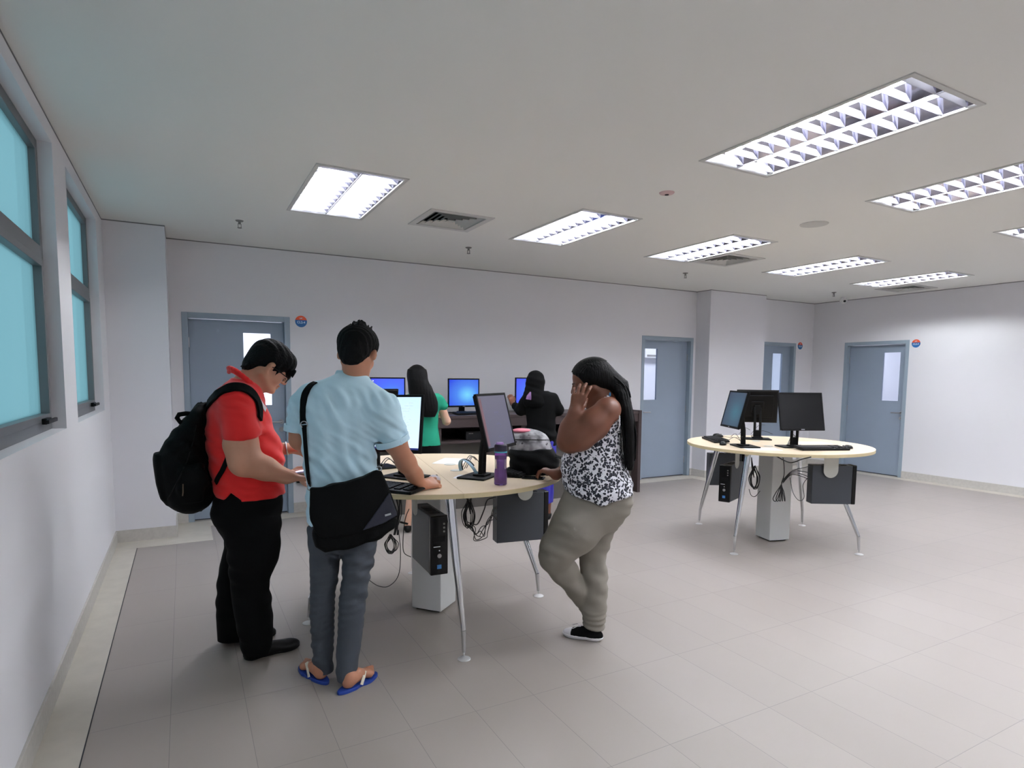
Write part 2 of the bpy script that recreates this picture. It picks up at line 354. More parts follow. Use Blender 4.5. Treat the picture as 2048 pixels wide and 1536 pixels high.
# ------------------------------------------------------------------ ceiling fittings
def make_lamp(x0, x1, y0, y1, label, group):
    w, l = x1-x0, y1-y0; cx, cy = (x0+x1)/2, (y0+y1)/2
    r = empty('ceiling_light', (cx, cy, H), 0, label, 'ceiling light', group)
    fr = B(); t = .022
    for a in ((-w/2-t, -w/2+.004, -l/2-t, l/2+t), (w/2-.004, w/2+t, -l/2-t, l/2+t), (-w/2, w/2, -l/2-t, -l/2+.004), (-w/2, w/2, l/2-.004, l/2+t)): fr.bb(a[0], a[1], a[2], a[3], -.006, 0)
    fr.build('frame', M_vent, r)
    hs = B().bb(-w/2, w/2, -l/2, l/2, .105, .11)
    hs.bb(-w/2, -w/2+.003, -l/2, l/2, 0, .105).bb(w/2-.003, w/2, -l/2, l/2, 0, .105).bb(-w/2, w/2, -l/2, -l/2+.003, 0, .105).bb(-w/2, w/2, l/2-.003, l/2, 0, .105)
    hs.build('housing', M_white, r)
    rf = B(); lw = w/2-.01
    for s in (-1, 1):
        cxl = s*w/4; prof = []
        for k in range(13):
            u_ = -1+2*k/12; prof.append((cxl+u_*lw/2, .004+.088*(1-u_*u_)))
        V = [(x, y, z) for y in (-l/2+.01, l/2-.01) for x, z in prof]; n = len(prof)
        rf.add(V, [(k, k+1, n+k+1, n+k) for k in range(n-1)])
    rf.build('reflector', M_reflect, r, smooth=60)
    lv = B(); N = 11
    for s in (-1, 1):
        cxl = s*w/4
        for k in range(N):
            y = -l/2+.05+(l-.1)*k/(N-1)
            # parabolic cross blade: wide at the top, pinched at the bottom
            V = []; nn = 7
            for side in (-1, 1):
                for q in range(nn):
                    u_ = -1+2*q/(nn-1); zt = .004+.088*(1-u_*u_); z0 = 0.0
                    V += [(cxl+u_*lw/2, y+side*.0015, z0), (cxl+u_*lw/2, y+side*.007, min(zt, .034))]
            for side in range(2):
                o = side*nn*2; lv.add(V[o:o+nn*2], [(2*q, 2*q+1, 2*q+3, 2*q+2) for q in range(nn-1)])
            lv.bb(cxl-lw/2, cxl+lw/2, y-.0015, y+.0015, -.0005, .0005)
    lv.bb(-.004, .004, -l/2, l/2, -.001, .003)
    lv.build('louver', M_louver, r)
    for s in (-1, 1):
        B().ring_tube([(s*w/4, -l/2+.05, .058), (s*w/4, l/2-.05, .058)], .0135, 8).build('tube', M_tube, r, smooth=60)
        for e in (-1, 1): B().bb(s*w/4-.014, s*w/4+.014, e*(l/2-.031)-.019, e*(l/2-.031)+.019, .04, .085).build('lamp_holder', M_grille, r)
    return r
LL = {(0, 0): 'recessed louvred light nearest the window wall, over the two young men', (0, 1): 'recessed louvred light between the square vent and the long row, above the back desk',
      (0, 2): 'recessed louvred light with a square vent tucked against its far side', (0, 3): 'recessed louvred light in the far row over the wide pillar',
      (0, 4): 'recessed louvred light farthest off, in front of the security camera', (1, 1): 'large near recessed louvred light, biggest fitting in the ceiling',
      (1, 2): 'near recessed louvred light cut by the right edge, past the round speaker grille', (1, 3): 'recessed louvred light over the near right floor', (1, 4): 'recessed louvred light by the right wall, near row'}
proto = None
for ri, xi, x0, x1, y0, y1 in lamps:
    lab = LL.get((ri, xi), 'recessed louvred light behind the viewpoint, row %s, place %s' % ('abcd'[ri], 'abcde'[xi]))
    if proto is None: proto = make_lamp(x0, x1, y0, y1, lab, 'recessed louvred ceiling lights')
    else:
        o = dup(proto, ((x0+x1)/2, (y0+y1)/2, H), 0, lab)
        if ri >= 2: o['label'] = 'recessed louvred light behind the viewpoint'

def vent(x0, x1, y0, y1, label):
    r = empty('ceiling_vent', ((x0+x1)/2, (y0+y1)/2, H), 0, label, 'air vent', 'square ceiling air vents'); w = (x1-x0)/2
    def sq(b, a0, z0, a1, z1, th=.0):
        V = [(sx*a0, sy*a0, z0) for sx, sy in ((-1, -1), (1, -1), (1, 1), (-1, 1))]+[(sx*a1, sy*a1, z1) for sx, sy in ((-1, -1), (1, -1), (1, 1), (-1, 1))]
        b.add(V, [(k, (k+1) % 4, 4+(k+1) % 4, 4+k) for k in range(4)])
    f = B(); sq(f, w, 0, w, -.008); sq(f, w, -.008, w-.055, -.008); sq(f, w-.055, -.008, w-.06, .03); f.build('frame', M_vent, r)
    bl = B(); a = w-.07
    for k in range(5): sq(bl, a, -.004, a-.020, .020); sq(bl, a-.001, -.0055, a-.019, .0215); a -= .045
    sq(bl, .02, -.004, .001, -.004)
    bl.build('blades', M_vent, r)
    B().bb(-w+.03, w-.03, -w+.03, w-.03, .12, .125).bb(-w+.03, -w+.034, -w+.03, w-.03, .0, .12).bb(w-.034, w-.03, -w+.03, w-.03, .0, .12).bb(-w+.03, w-.03, -w+.03, -w+.034, .0, .12).bb(-w+.03, w-.03, w-.034, w-.03, .0, .12).build('duct', M_dark, r)
vent(*VENTS[0], 'square air vent nearest the window wall, between two lit fittings')
vent(*VENTS[1], 'square air vent hard by a louvred light in mid ceiling')
vent(*VENTS[2], 'square air vent farthest off, next to the far right fitting')

def sprinkler(x, y, label):
    r = empty('sprinkler', (x, y, H), 0, label, 'sprinkler', 'fire sprinklers')
    B().lathe((0, 0, 0), [(.001, -.012), (.028, -.008), (.034, 0)], 20).build('escutcheon', M_grille, r, smooth=50)
    B().cyl((0, 0, -.01), (0, 0, -.03), .011).bb(-.014, -.010, -.004, .004, -.06, -.028).bb(.010, .014, -.004, .004, -.06, -.028).lathe((0, 0, 0), [(.003, -.066), (.018, -.064), (.018, -.061), (.003, -.060)], 16).build('head', M_grille, r, smooth=40)
sprinkler(.47, 5.88, 'small pendent sprinkler nearest the window wall')
sprinkler(2.637, 5.86, 'small pendent sprinkler below the square vent, above the back desk')
sprinkler(5.637, 5.835, 'small pendent sprinkler near the left side of the wide pillar')
sprinkler(8.79, 5.93, 'small pendent sprinkler farthest off, beside the security camera')
r = empty('smoke_detector', (3.09, 3.41, H), 0, 'flat round detector with a reddish tint on the mid ceiling', 'smoke detector')
B().lathe((0, 0, 0), [(.001, -.014), (.03, -.014), (.05, -.008), (.055, 0)], 28).build('body', mat('rosy_white_plastic', (206, 176, 176), .5), r, smooth=40)
B().lathe((0, 0, 0), [(.001, -.020), (.014, -.018), (.016, -.012)], 14).build('lens', M_key, r, smooth=40)
r = empty('ceiling_speaker', (4.79, 3.447, H), 0, 'round grey speaker grille flush in the ceiling', 'speaker')
B().lathe((0, 0, 0), [(.001, -.004), (.09, -.004), (.092, -.002)], 36).build('grille', M_grille, r, smooth=40)
B().lathe((0, 0, 0), [(.09, -.006), (.112, -.005), (.114, 0), (.09, 0)], 36).build('rim', M_vent, r, smooth=40)
r = empty('security_camera', (9.45, 6.2, H), 0, 'small white dome camera under the ceiling near the far corner', 'camera')
B().lathe((0, 0, 0), [(.001, -.02), (.04, -.02), (.045, 0)], 28).ell((0, 0, -.06), (.058, .058, .05)).build('housing', M_white2, r, smooth=60)
B().ell((-.028, -.036, -.068), (.022, .022, .018)).build('lens', M_blackg, r, smooth=60)

# round room signs
def sign(M, text, label):
    r = empty('room_sign', M=M, label=label, cat='sign', group='round orange and blue room signs')
    R = .062; n = 40
    def half(a0, a1, z):
        pts = [(R*math.cos(a0+(a1-a0)*k/n), R*math.sin(a0+(a1-a0)*k/n)) for k in range(n+1)]
        return pts
    B().prism(half(rad(14), rad(166), 0), .004, Matrix()).build('upper_field', M_orange, r)
    B().prism(half(rad(166), rad(374), 0), .004, Matrix()).build('lower_field', M_blue, r)
    for t, y, s_ in (('LAB', .028, .018), (text, -.021, .034)):
        cu = bpy.data.curves.new('lettering', 'FONT'); cu.body = t; cu.size = s_; cu.align_x = 'CENTER'; cu.extrude = .0006; cu.offset = .0007
        to = bpy.data.objects.new('tmp', cu); COL.objects.link(to); dg = bpy.context.evaluated_depsgraph_get()
        me = bpy.data.meshes.new_from_object(to.evaluated_get(dg)); bpy.data.objects.remove(to)
        me.transform(Matrix.Translation((0, y, .005))); me.materials.clear(); me.materials.append(M_signw)
        o = bpy.data.objects.new('lettering', me); COL.objects.link(o); o.parent = r
def wallM(x, y, z, nx, ny):
    n = Vector((nx, ny, 0)); up = Vector((0, 0, 1)); s = up.cross(n)
    return Matrix(((s.x, up.x, n.x, x), (s.y, up.y, n.y, y), (s.z, up.z, n.z, z), (0, 0, 0, 1)))
sign(wallM(1.147, D, 2.11, 0, -1), 'CL2-4', 'round orange and blue sign beside the door near the window wall')
sign(wallM(9.50, D, 2.11, 0, -1), 'CL2-2', 'round orange and blue sign tucked in the far corner by the half hidden door')
sign(wallM(XR, 5.25, 2.09, -1, 0), 'CL2-3', 'round orange and blue sign beside the door on the right wall')

# ------------------------------------------------------------------ furniture: round tables
def leg(b, top, bend, foot): b.ring_tube([top, bend], [.026, .013], 18)
def table(name, c, R, feet, label, seam, brackets, yawp, holesd, tops):
    t = empty(name, (c[0], c[1], 0), 0, label, 'table', 'round computer tables')
    cx, cy = c; zt = .92; th = .027
    n = 96
    for s in (0, 1):
        a0 = seam+s*math.pi
        pts = [(R*math.cos(a0+math.pi*k/n), R*math.sin(a0+math.pi*k/n)) for k in range(n+1)]
        nx, ny = math.cos(a0+math.pi/2)*.0008, math.sin(a0+math.pi/2)*.0008
        pts = [(x+nx, y+ny) for x, y in pts]
        V = [(x, y, zt) for x, y in pts]+[(x, y, zt-.002) for x, y in pts]
        top = B().prism(pts, .003, Matrix.Translation((0, 0, zt-.003))).build('tabletop', M_wood, t)
        B().prism(pts, th-.003, Matrix.Translation((0, 0, zt-th))).build('edge_band', M_edge, top)
    for (fx, fy), (tx, ty) in zip(feet, tops):
        dx, dy = fx-cx, fy-cy; rr = math.hypot(dx, dy); ux, uy = dx/rr, dy/rr
        p0 = Vector((tx-cx, ty-cy, zt-th)); p2 = Vector((dx, dy, .018)); p1 = p2.lerp(p0, .04); p1.z = .16
        l = B().ring_tube([p0, p0.lerp(p1, .5), p1], [.027, .023, .014], 20).ring_tube([p1, p1.lerp(p2, .85)], [.0145, .010], 16).build('leg', M_chrome, t, smooth=50)
        B().cyl(p1.lerp(p2, .82), p2, .005, .004, 10).lathe((dx, dy, 0), [(.036, .0), (.036, .003), (.03, .006), (.006, .009)], 24).build('foot', M_legsil, l, smooth=40)
        q = Vector((0, 0, 0))
        B().ring_tube([p0+Vector((0, 0, -.02)), (ux*.1, uy*.1, zt-th-.03)], .012, 10).lathe((p0.x, p0.y, p0.z-.004), [(.04, 0), (.04, .004)], 20).build('support_arm', M_legsil, t, smooth=40)
    Rz = Matrix.Rotation(yawp, 3, 'Z')
    B().box((0, 0, (zt-th+.012)/2), (.215, .215, zt-th-.012), Rz).build('pedestal', M_white, t, bevel=.006)
    B().box((0, 0, .007), (.17, .17, .014), Rz).build('pedestal_plinth', M_black, t)
    B().box((0, 0, zt-th-.012), (.42, .42, .02), Rz).build('underframe', M_white, t)
    for bx, by, ang, wd in brackets:
        # rounded tongue hanging over the case side, on a square hanger
        pts = [(-wd/2, .0), (-wd/2, -.14)]+[(wd/2*math.cos(math.pi+math.pi*k/12), -.145+wd/2*math.sin(math.pi+math.pi*k/12)*1.05) for k in range(13)]+[(wd/2, -.14), (wd/2, 0)]
        n_ = Vector((math.cos(ang), math.sin(ang), 0)); up = Vector((0, 0, 1)); s_ = up.cross(n_)
        Mx = Matrix(((s_.x, up.x, n_.x, bx-cx), (s_.y, up.y, n_.y, by-cy), (0, 1, 0, zt-th), (0, 0, 0, 1)))
        B().prism(list(reversed(pts)), .003, Mx).build('bracket', M_bracket, t)
    for hx, hy in holesd:
        B().lathe((hx-cx, hy-cy, zt), [(.001, .003), (.036, .003), (.04, .0015), (.04, 0)], 28).build('grommet', M_bracket, t, smooth=40)
    return t
T1c, T2c = (1.425, 3.71), (4.935, 3.835)
a_ = un(926, 986, 2, .92)-np.array([T1c[0], T1c[1], 0]); seam1 = math.atan2(a_[1], a_[0])
T1 = table('round_table', T1c, .835, [(1.293, 2.917), (2.141, 3.547), (.632, 3.80), (1.52, 4.42)],
           'round maple computer table on chrome legs with two students in front', seam1, [(1.190, 3.41, rad(180), .085), (2.03, 3.555, rad(-99), .11)], rad(40), [(1.611, 3.885), (1.547, 3.62), (1.285, 3.62)], [(1.262, 3.05), (1.98, 3.84), (.97, 3.74), (1.49, 4.22)])
T2 = table('round_table', T2c, .815, [(4.192, 3.637), (5.175, 3.124), (5.661, 4.04), (4.728, 4.576)],
           'round maple computer table standing free before the doors', rad(195), [(4.52, 3.93, rad(-70), .10), (4.905, 3.250, rad(-120), .125)], rad(-15), [(4.68, 3.72), (5.1, 3.8), (4.95, 4.08)], [(4.345, 3.66), (5.09, 3.44), (5.46, 3.99), (4.76, 4.37)])

# ------------------------------------------------------------------ computers
def pc(name, loc, yaw, label):
    """front faces local +x; loc = centre"""
    r = empty(name, loc, yaw, label, 'computer')
    d, w, h = .38, .10, .34
    B().bb(-d/2, d/2-.035, -w/2, w/2, -h/2, h/2).build('case', M_case, r, bevel=.004)
    B().bb(d/2-.035, d/2, -w/2-.002, w/2+.002, -h/2-.002, h/2+.002).build('front_panel', M_blackg, r, bevel=.006)
    x = d/2
    B().cyl((x-.001, 0, -.06), (x+.003, 0, -.06), .0125).build('power_button', M_steel, r, smooth=40)
    b = B()
    for k in range(3): b.cyl((x-.001, .028, .08+.022*k), (x+.002, .028, .08+.022*k), .006)
    b.build('audio_jack', M_grille, r, smooth=40)
    B().bb(x-.001, x+.0015, -.003, .003, -.032, -.026).bb(x-.001, x+.001, -.035, .005, -.008, -.004).build('status_light', M_white2, r)
    B().bb(x-.001, x+.0015, -.014, .012, -.135, -.112).build('badge', mat('badge_blue', (70, 130, 190), .3, .3), r)
    B().bb(x-.001, x+.0012, -.034, .034, .02, .055).build('drive_bay', M_black, r)
    b = B()
    for k in range(3): b.bb(-.08+.07*k, -.03+.07*k, -.03, .03, h/2, h/2+.003)
    b.build('top_vent', M_black, r)
    return r
def off(c, yaw, dx, dy=0): return (c[0]+math.cos(yaw)*dx-math.sin(yaw)*dy, c[1]+math.sin(yaw)*dx+math.cos(yaw)*dy, c[2])
P1 = pc('computer_tower', off((1.252, 3.175, .57), rad(-93), -.19), rad(-93), 'dark slim computer hung under the near table, front panel and power button showing')
P2 = pc('computer_tower', off((2.035, 3.59, .565), rad(-9), 0, .05), rad(-9), 'dark slim computer hung under the near table by the leopard print top, side on')
P3_ = pc('computer_tower', off((4.345, 3.913, .568), rad(-157), -.19), rad(-157), 'slim black computer under the far table with its power button facing out')
P4 = pc('computer_tower', off((4.915, 3.268, .618), rad(-30), .045, .05), rad(-30), 'slim computer under the far table hung side on at its right')
P5 = pc('computer_tower', (5.06, 4.55, .57), rad(-28), 'slim computer under the far table behind the outer leg, mostly hidden')

def screen_mat(name, c0, c1, strength, kind='grad', lines=False):
    m = bpy.data.materials.new(name); m.use_nodes = True; N = m.node_tree.nodes; L = m.node_tree.links; b = N['Principled BSDF']
    b.inputs['Base Color'].default_value = (.01, .01, .01, 1); b.inputs['Roughness'].default_value = .3; b.inputs['Emission Strength'].default_value = strength
    tc = N.new('ShaderNodeTexCoord'); mp = N.new('ShaderNodeMapping'); L.new(tc.outputs['Generated'], mp.inputs[0])
    cr = N.new('ShaderNodeValToRGB'); cr.color_ramp.elements[0].color = lin(c0); cr.color_ramp.elements[1].color = lin(c1)
    if kind == 'glow':
        mp.inputs['Location'].default_value = (-.5, -.62, -.42)
        g = N.new('ShaderNodeTexGradient'); g.gradient_type = 'SPHERICAL'; mp.inputs['Scale'].default_value = (.01, 1.25, 1.25)
        mp.inputs['Location'].default_value = (-.005, -.62*1.25, -.42*1.25)
        L.new(mp.outputs[0], g.inputs[0]); L.new(g.outputs[0], cr.inputs[0])
        e = cr.color_ramp.elements.new(.55); e.color = lin(tuple((a*.55+b_*.45) for a, b_ in zip(c0, c1)))
        L.new(cr.outputs[0], b.inputs['Emission Color'])
    else:
        sp = N.new('ShaderNodeSeparateXYZ'); L.new(tc.outputs['Generated'], sp.inputs[0]); L.new(sp.outputs['Z'], cr.inputs[0]); L.new(cr.outputs[0], b.inputs['Emission Color'])
    return m
S_off = mat('screen_off', (8, 8, 10), .3, spec=.25)
S_blue = screen_mat('desktop_blue_screen', (40, 70, 225), (120, 215, 255), .31, 'glow')
S_blue2 = screen_mat('desktop_violet_screen', (74, 84, 250), (70, 150, 255), .31, 'glow')
S_white = screen_mat('document_screen', (214, 232, 255), (196, 226, 255), .38)
S_grey = screen_mat('dim_document_screen', (104, 104, 128), (118, 116, 138), .22)
S_teal = screen_mat('dim_teal_screen', (34, 50, 78), (52, 118, 138), .25, 'glow')

def monitor(c, yaw, tilt, screen, label, group, base_z, roll=0., extra=None, sb=.10, rot=True):
    """c = centre of the front face; faces local +x"""
    n = Vector((math.cos(yaw), math.sin(yaw), 0))
    bx = Vector((c[0], c[1], 0))-n*sb
    r = empty('computer_monitor', (bx.x, bx.y, base_z), yaw, label, 'monitor', group)
    hz = c[2]-base_z
    W, Hh, t = .405, .34, .012
    Rm = Matrix.Rotation(-tilt, 3, 'Y') @ Matrix.Rotation(-roll, 3, 'X')
    o = Vector((sb, 0, hz))
    def bx_(b, x0, x1, y0, y1, z0, z1):
        cc = Vector(((x0+x1)/2, (y0+y1)/2, (z0+z1)/2)); b.box(o+Rm @ cc, (x1-x0, y1-y0, z1-z0), Rm); return b
    bz = .0145
    f = B(); bx_(f, -.018, 0, -W/2, -W/2+bz, -Hh/2, Hh/2); bx_(f, -.018, 0, W/2-bz, W/2, -Hh/2, Hh/2); bx_(f, -.018, 0, -W/2+bz, W/2-bz, Hh/2-bz, Hh/2); bx_(f, -.018, 0, -W/2+bz, W/2-bz, -Hh/2, -Hh/2+.02)
    f.build('bezel', M_black, r, bevel=.002)
    k = B(); bx_(k, -.03, -.016, -W/2+.006, W/2-.006, -Hh/2+.006, Hh/2-.006); bx_(k, -.05, -.028, -W/2+.05, W/2-.05, -Hh/2+.06, Hh/2-.05); bx_(k, -.062, -.048, -.06, .06, -.06, .06)
    k.build('back_shell', M_black, r, bevel=.006)
    s = B(); bx_(s, -.006, -.003, -W/2+bz-.001, W/2-bz+.001, -Hh/2+.019, Hh/2-bz+.001)
    so = s.build('screen', screen, r)
    lg = B(); bx_(lg, -.001, .0006, -.016, .016, -Hh/2+.006, -Hh/2+.013); lg.build('badge', mat('badge_silver', (170, 172, 178), .3, .6), r)
    if extra == 'text' or extra == 'dimtext':
        q = B(); rnd = random.Random(4)
        if extra == 'text':
            for i in range(15):
                z = Hh/2-.05-i*.016; y = -W/2+.05; 
                if i in (4, 9): continue
                while y < W/2-.09:
                    w_ = rnd.uniform(.012, .035)
                    if rnd.random() < .75: bx_(q, -.003, -.0026, y, min(y+w_, W/2-.07), z, z+.0022)
                    y += w_+.006
            q.build('screen_text', mat('screen_text_grey', (190, 205, 225), .6, emit=(176, 198, 226), estr=.34), so)
            q = B(); bx_(q, -.003, -.0025, -W/2+bz, W/2-bz, -Hh/2+.02, -Hh/2+.031); q.build('taskbar', mat('taskbar_blue', (30, 45, 105), .4, emit=(30, 45, 105), estr=.28), so)
        else:
            for i in range(3):
                for j in range(5):
                    a = rnd.uniform(-.005, .005); bx_(q, -.003, -.0026, -.01+j*.012, -.004+j*.012, .05-i*.075+a, .06-i*.075+a); bx_(q, -.003, -.0026, .0+j*.014, .008+j*.014, .035-i*.075, .037-i*.075)
            q.build('screen_text', mat('screen_text_dark', (80, 80, 100), .6, emit=(78, 78, 98), estr=.28), so)
            q = B(); bx_(q, -.003, -.0025, -W/2+bz, -W/2+bz+.035, -Hh/2+.03, Hh/2-.03); q.build('side_panel_strip', mat('strip_maroon', (92, 66, 72), .4, emit=(92, 66, 72), estr=.28), so)
    if extra == 'icons':
        q = B()
        for i in range(5): bx_(q, -.003, -.0025, -W/2+.03, -W/2+.042, Hh/2-.045-i*.03, Hh/2-.033-i*.03)
        q.build('desktop_icons', mat('icon_pale', (220, 225, 255), .6, emit=(200, 210, 255), estr=.35), so)
    # stand: slanted column with a cable slot, flat foot
    top = o+Rm @ Vector((-.055, 0, -.0)); cw = .072
    cb = B()
    for sy in (-1, 1): cb.ring_tube([(0.0, sy*.026, .012), (.004, sy*.026, hz*.45), (top.x-.012, sy*.026, top.z)], [.013, .013, .013], 8)
    cb.box((0.0, 0, .05), (.022, .05, .085)).box((top.x-.02, 0, top.z-.03), (.02, .05, .1))
    cb.build('stand_column', M_black, r, bevel=.003)
    B().bb(-.11, .075, -.125, .125, 0, .012).bb(-.04, .04, -.05, .05, .012, .024).build('stand_base', M_black, r, bevel=.005)
    return r
GT1, GT2, GD = 'monitors on the near round table', 'monitors on the far round table', 'monitors on the back desk'
monitor((1.068, 3.442, 1.255), rad(-145), rad(8.1), S_white, 'monitor showing a white document, in front of the pale blue shirt', GT1, .92, rad(-1.5), 'text')
monitor((1.647, 3.235, 1.27), rad(-51.8), rad(14.1), S_grey, 'tilted monitor with a dim grey page behind the purple bottle', GT1, .92, 0, 'dimtext')
q_ = np.array([1.292, 4.085, 1.42]); yw = rad(97); sx = np.array([math.sin(yw), -math.cos(yw), 0])
c_ = q_-sx*.2025
monitor((c_[0], c_[1], 1.276), yw, rad(8), S_off, 'monitor mostly hidden behind the pale blue shoulder, its back edge showing', GT1, .92)
monitor((4.337, 3.834, 1.259), rad(153.3), rad(13.7), S_teal, 'monitor with a dim teal screen facing the pillar', GT2, .92)
monitor((4.777, 3.469, 1.251), rad(-114), rad(13.5), S_off, 'monitor with a black switched off screen above its keyboard', GT2, .92)
monitor((5.185, 4.285, 1.253), rad(48.9), rad(8.7), S_off, 'monitor seen from behind between the other two on that table', GT2, .92)
DZ = 1.088
monitor((2.0, 6.62, 1.34), rad(-90), 0, S_blue2, 'monitor with a violet blue desktop beside the long haired student', GD, DZ, 0, 'icons', sb=.07)
monitor((2.925, 6.62, 1.333), rad(-90), 0, S_blue, 'monitor with a bright blue desktop, alone in the middle of the desk', GD, DZ, 0, sb=.07)
monitor((3.825, 6.62, 1.35), rad(-90), 0, S_blue2, 'monitor with a blue desktop half hidden by the black headscarf', GD, DZ, 0, sb=.07)

def keyboard(c, yaw, label, z=.92, tip=None):
    r = empty('keyboard', (c[0], c[1], z), yaw, label, 'keyboard')
    w, d = .44, .15; M0 = Matrix.Rotation(rad(3.5), 3, 'X')
    B().box((0, 0, .014), (w, d, .018), M0).build('case', M_black, r, bevel=.005)
    k = B()
    for i in range(6):
        y = .058-i*.021-(0 if i else -.004); x = -.207
        n = 21
        for j in range(n):
            if j in (15, 18 if i else 16) and i: continue
            wd = .0165
            if i == 5 and 4 <= j <= 8:
                if j > 4: continue
                k.box(M0 @ Vector((x+j*.0197+.039, y, .012))+Vector((0, 0, .014)), (.095, .0165, .008), M0); continue
            k.box(M0 @ Vector((x+j*.0197, y, .012))+Vector((0, 0, .014)), (wd, .0165, .008), M0)
    k.build('keys', M_key, r)
    return r
def cable(pts, r_=.0028, label=None, name='cable', m=None, group=None):
    P = [Vector(p) for p in pts]; out = []
    for i in range(len(P)-1):
        p0, p1, p2, p3 = P[max(i-1, 0)], P[i], P[i+1], P[min(i+2, len(P)-1)]
        for k in range(6):
            t = k/6.; out.append(.5*((2*p1)+(-p0+p2)*t+(2*p0-5*p1+4*p2-p3)*t*t+(-p0+3*p1-3*p2+p3)*t**3))
    out.append(P[-1])
    return B().ring_tube(out, r_, 8)
def mouse(c, yaw, label, z=.92, m=None, cab=None):
    r = empty('computer_mouse', (c[0], c[1], z), yaw, label, 'mouse')
    V = []; n = 20; prof = [(.0, 0), (.55, 0), (.95, 0), (1., .15), (.93, .5), (.75, .8), (.4, .97), (.02, 1.)]
    b = B()
    for rr, zz in prof:
        for k in range(n):
            t = 2*math.pi*k/n; x = .056*rr*math.cos(t); y = .031*rr*math.sin(t); hh = .036*(1-.25*max(0, math.cos(t)))*zz; V.append((x, y, hh))
    m_ = len(prof); b.add(V, [(i*n+k, i*n+(k+1) % n, (i+1)*n+(k+1) % n, (i+1)*n+k) for i in range(m_-1) for k in range(n)])
    b.build('shell', m or M_blackg, r, smooth=60)
    B().cyl((.03, -.003, .025), (.03, .003, .025), .008).build('wheel', M_grille, r, smooth=50)
    if cab:
        Mi = r.matrix_basis.inverted(); pts = [(.054, 0, .008)]+[tuple(Mi @ Vector(p)) for p in cab]; q = cable(pts, .0018); q.build('cord', M_cable, r, smooth=60)
    return r
keyboard((.94, 3.18), rad(-54), 'black keyboard under the pale blue sleeve and white screen')
keyboard((1.885, 3.375), rad(44), 'black keyboard lying between the purple bottle and the backpack')
keyboard((4.58, 4.26), rad(-121), 'black keyboard at the outer rim of the far table below the teal screen')
keyboard((4.885, 3.335), rad(-22), 'black keyboard in front of the switched off screen')
mouse((4.365, 3.965), rad(30), 'black mouse touching the end of the rim keyboard', cab=[(4.52, 4.0, .923), (4.6, 3.9, .923)])
mouse((4.93, 4.55), rad(-60), 'black mouse alone near the far rim, facing the pillar', cab=[(4.98, 4.45, .923), (5.05, 4.35, .923)])
mouse((5.165, 3.285), rad(150), 'black mouse behind the right end of the front keyboard')
WM = un(1080, 949, 2, .92)
mouse((WM[0], WM[1]), rad(150), 'black mouse under the hand of the person in leopard print', cab=[(WM[0]-.2, WM[1]+.05, .923), (1.75, 3.45, .923)])
BM = un(868, 955, 2, .94)
mouse((BM[0], BM[1]), rad(40), 'pale grey mouse under the hand of the person in the blue shirt', m=mat('pale_mouse_plastic', (205, 200, 208), .35))
keyboard((2.0, 6.40), 0, 'black keyboard under the violet blue screen', DZ)
keyboard((2.93, 6.40), 0, 'black keyboard under the bright blue screen in the middle', DZ)
keyboard((3.83, 6.40), 0, 'black keyboard in front of the headscarf wearer', DZ)

# sheets of paper
def sheet(name, quad, z, label, th=.0006):
    b = B(); n = len(quad); V = [(x, y, z) for x, y in quad]+[(x, y, z+th) for x, y in quad]
    b.add(V, [tuple(reversed(range(n))), tuple(range(n, 2*n))]+[(i, (i+1) % n, n+(i+1) % n, n+i) for i in range(n)])
    return tag(b.build(name, M_paper), label, 'paper')
def rect(c, yaw, w, d):
    ca, sa = math.cos(yaw), math.sin(yaw); return [(c[0]+ca*x-sa*y, c[1]+sa*x+ca*y) for x, y in ((-w/2, -d/2), (w/2, -d/2), (w/2, d/2), (-w/2, d/2))]
sheet('paper_sheet', rect((1.69, 4.03), rad(-40), .21, .297), .9202, 'white sheet of paper near the backpack on the near table')
sheet('paper_sheet', rect((1.50, 3.36), rad(-40), .13, .13), .9202, 'small pale slip of paper beside the curved strap')
sheet('paper_sheet', rect((4.44, 3.60), rad(58), .21, .297), .9202, 'bright sheet of paper at the rim over the chrome leg')
sheet('paper_sheet', rect((5.33, 3.74), rad(-25), .297, .21), .9202, 'white sheet of paper behind the stand of the switched off screen')

# purple bottle
bt = un(1001, 969, 2, .92)
r = empty('water_bottle', (bt[0], bt[1], .92), 0, 'translucent purple water bottle with a dark lid', 'bottle')
M_purp = mat('purple_tritan', (188, 140, 222), .06, trans=.85, spec=.6)
B().lathe((0, 0, 0), [(.001, 0), (.034, 0), (.0375, .006), (.0375, .05), (.034, .09), (.0315, .12), (.035, .16), (.0365, .185), (.034, .19), (.0335, .008), (.001, .008)], 36).build('flask', M_purp, r, smooth=50)
B().lathe((0, 0, 0), [(.001, .012), (.0325, .012), (.0325, .05), (.029, .09), (.027, .12), (.028, .135), (.001, .135)], 32).build('drink', mat('purple_drink', (185, 125, 215), .08, trans=.9), r, smooth=50)
B().lathe((0, 0, 0), [(.001, .185), (.0372, .185), (.0372, .193), (.001, .193)], 36).build('seal_ring', mat('aqua_ring', (70, 170, 185), .4), r, smooth=40)
B().lathe((0, 0, 0), [(.001, .193), (.037, .193), (.0365, .225), (.03, .232), (.001, .233)], 36).build('lid', mat('navy_lid', (38, 36, 58), .4), r, smooth=40)
B().lathe((-.006, 0, 0), [(.001, .231), (.024, .231), (.02, .243), (.001, .244)], 24).build('cap', mat('lilac_cap', (176, 140, 205), .35), r, smooth=40)
# phones
ph = un(1067, 957, 2, .92)
r = empty('mobile_phone', (ph[0], ph[1], .92), rad(-42), 'black phone lying flat by the hand on the mouse', 'phone')
B().bb(-.068, .068, -.034, .034, 0, .009).build('body', M_black, r, bevel=.004); B().bb(-.058, .058, -.030, .030, .009, .0095).build('screen', M_blackg, r)
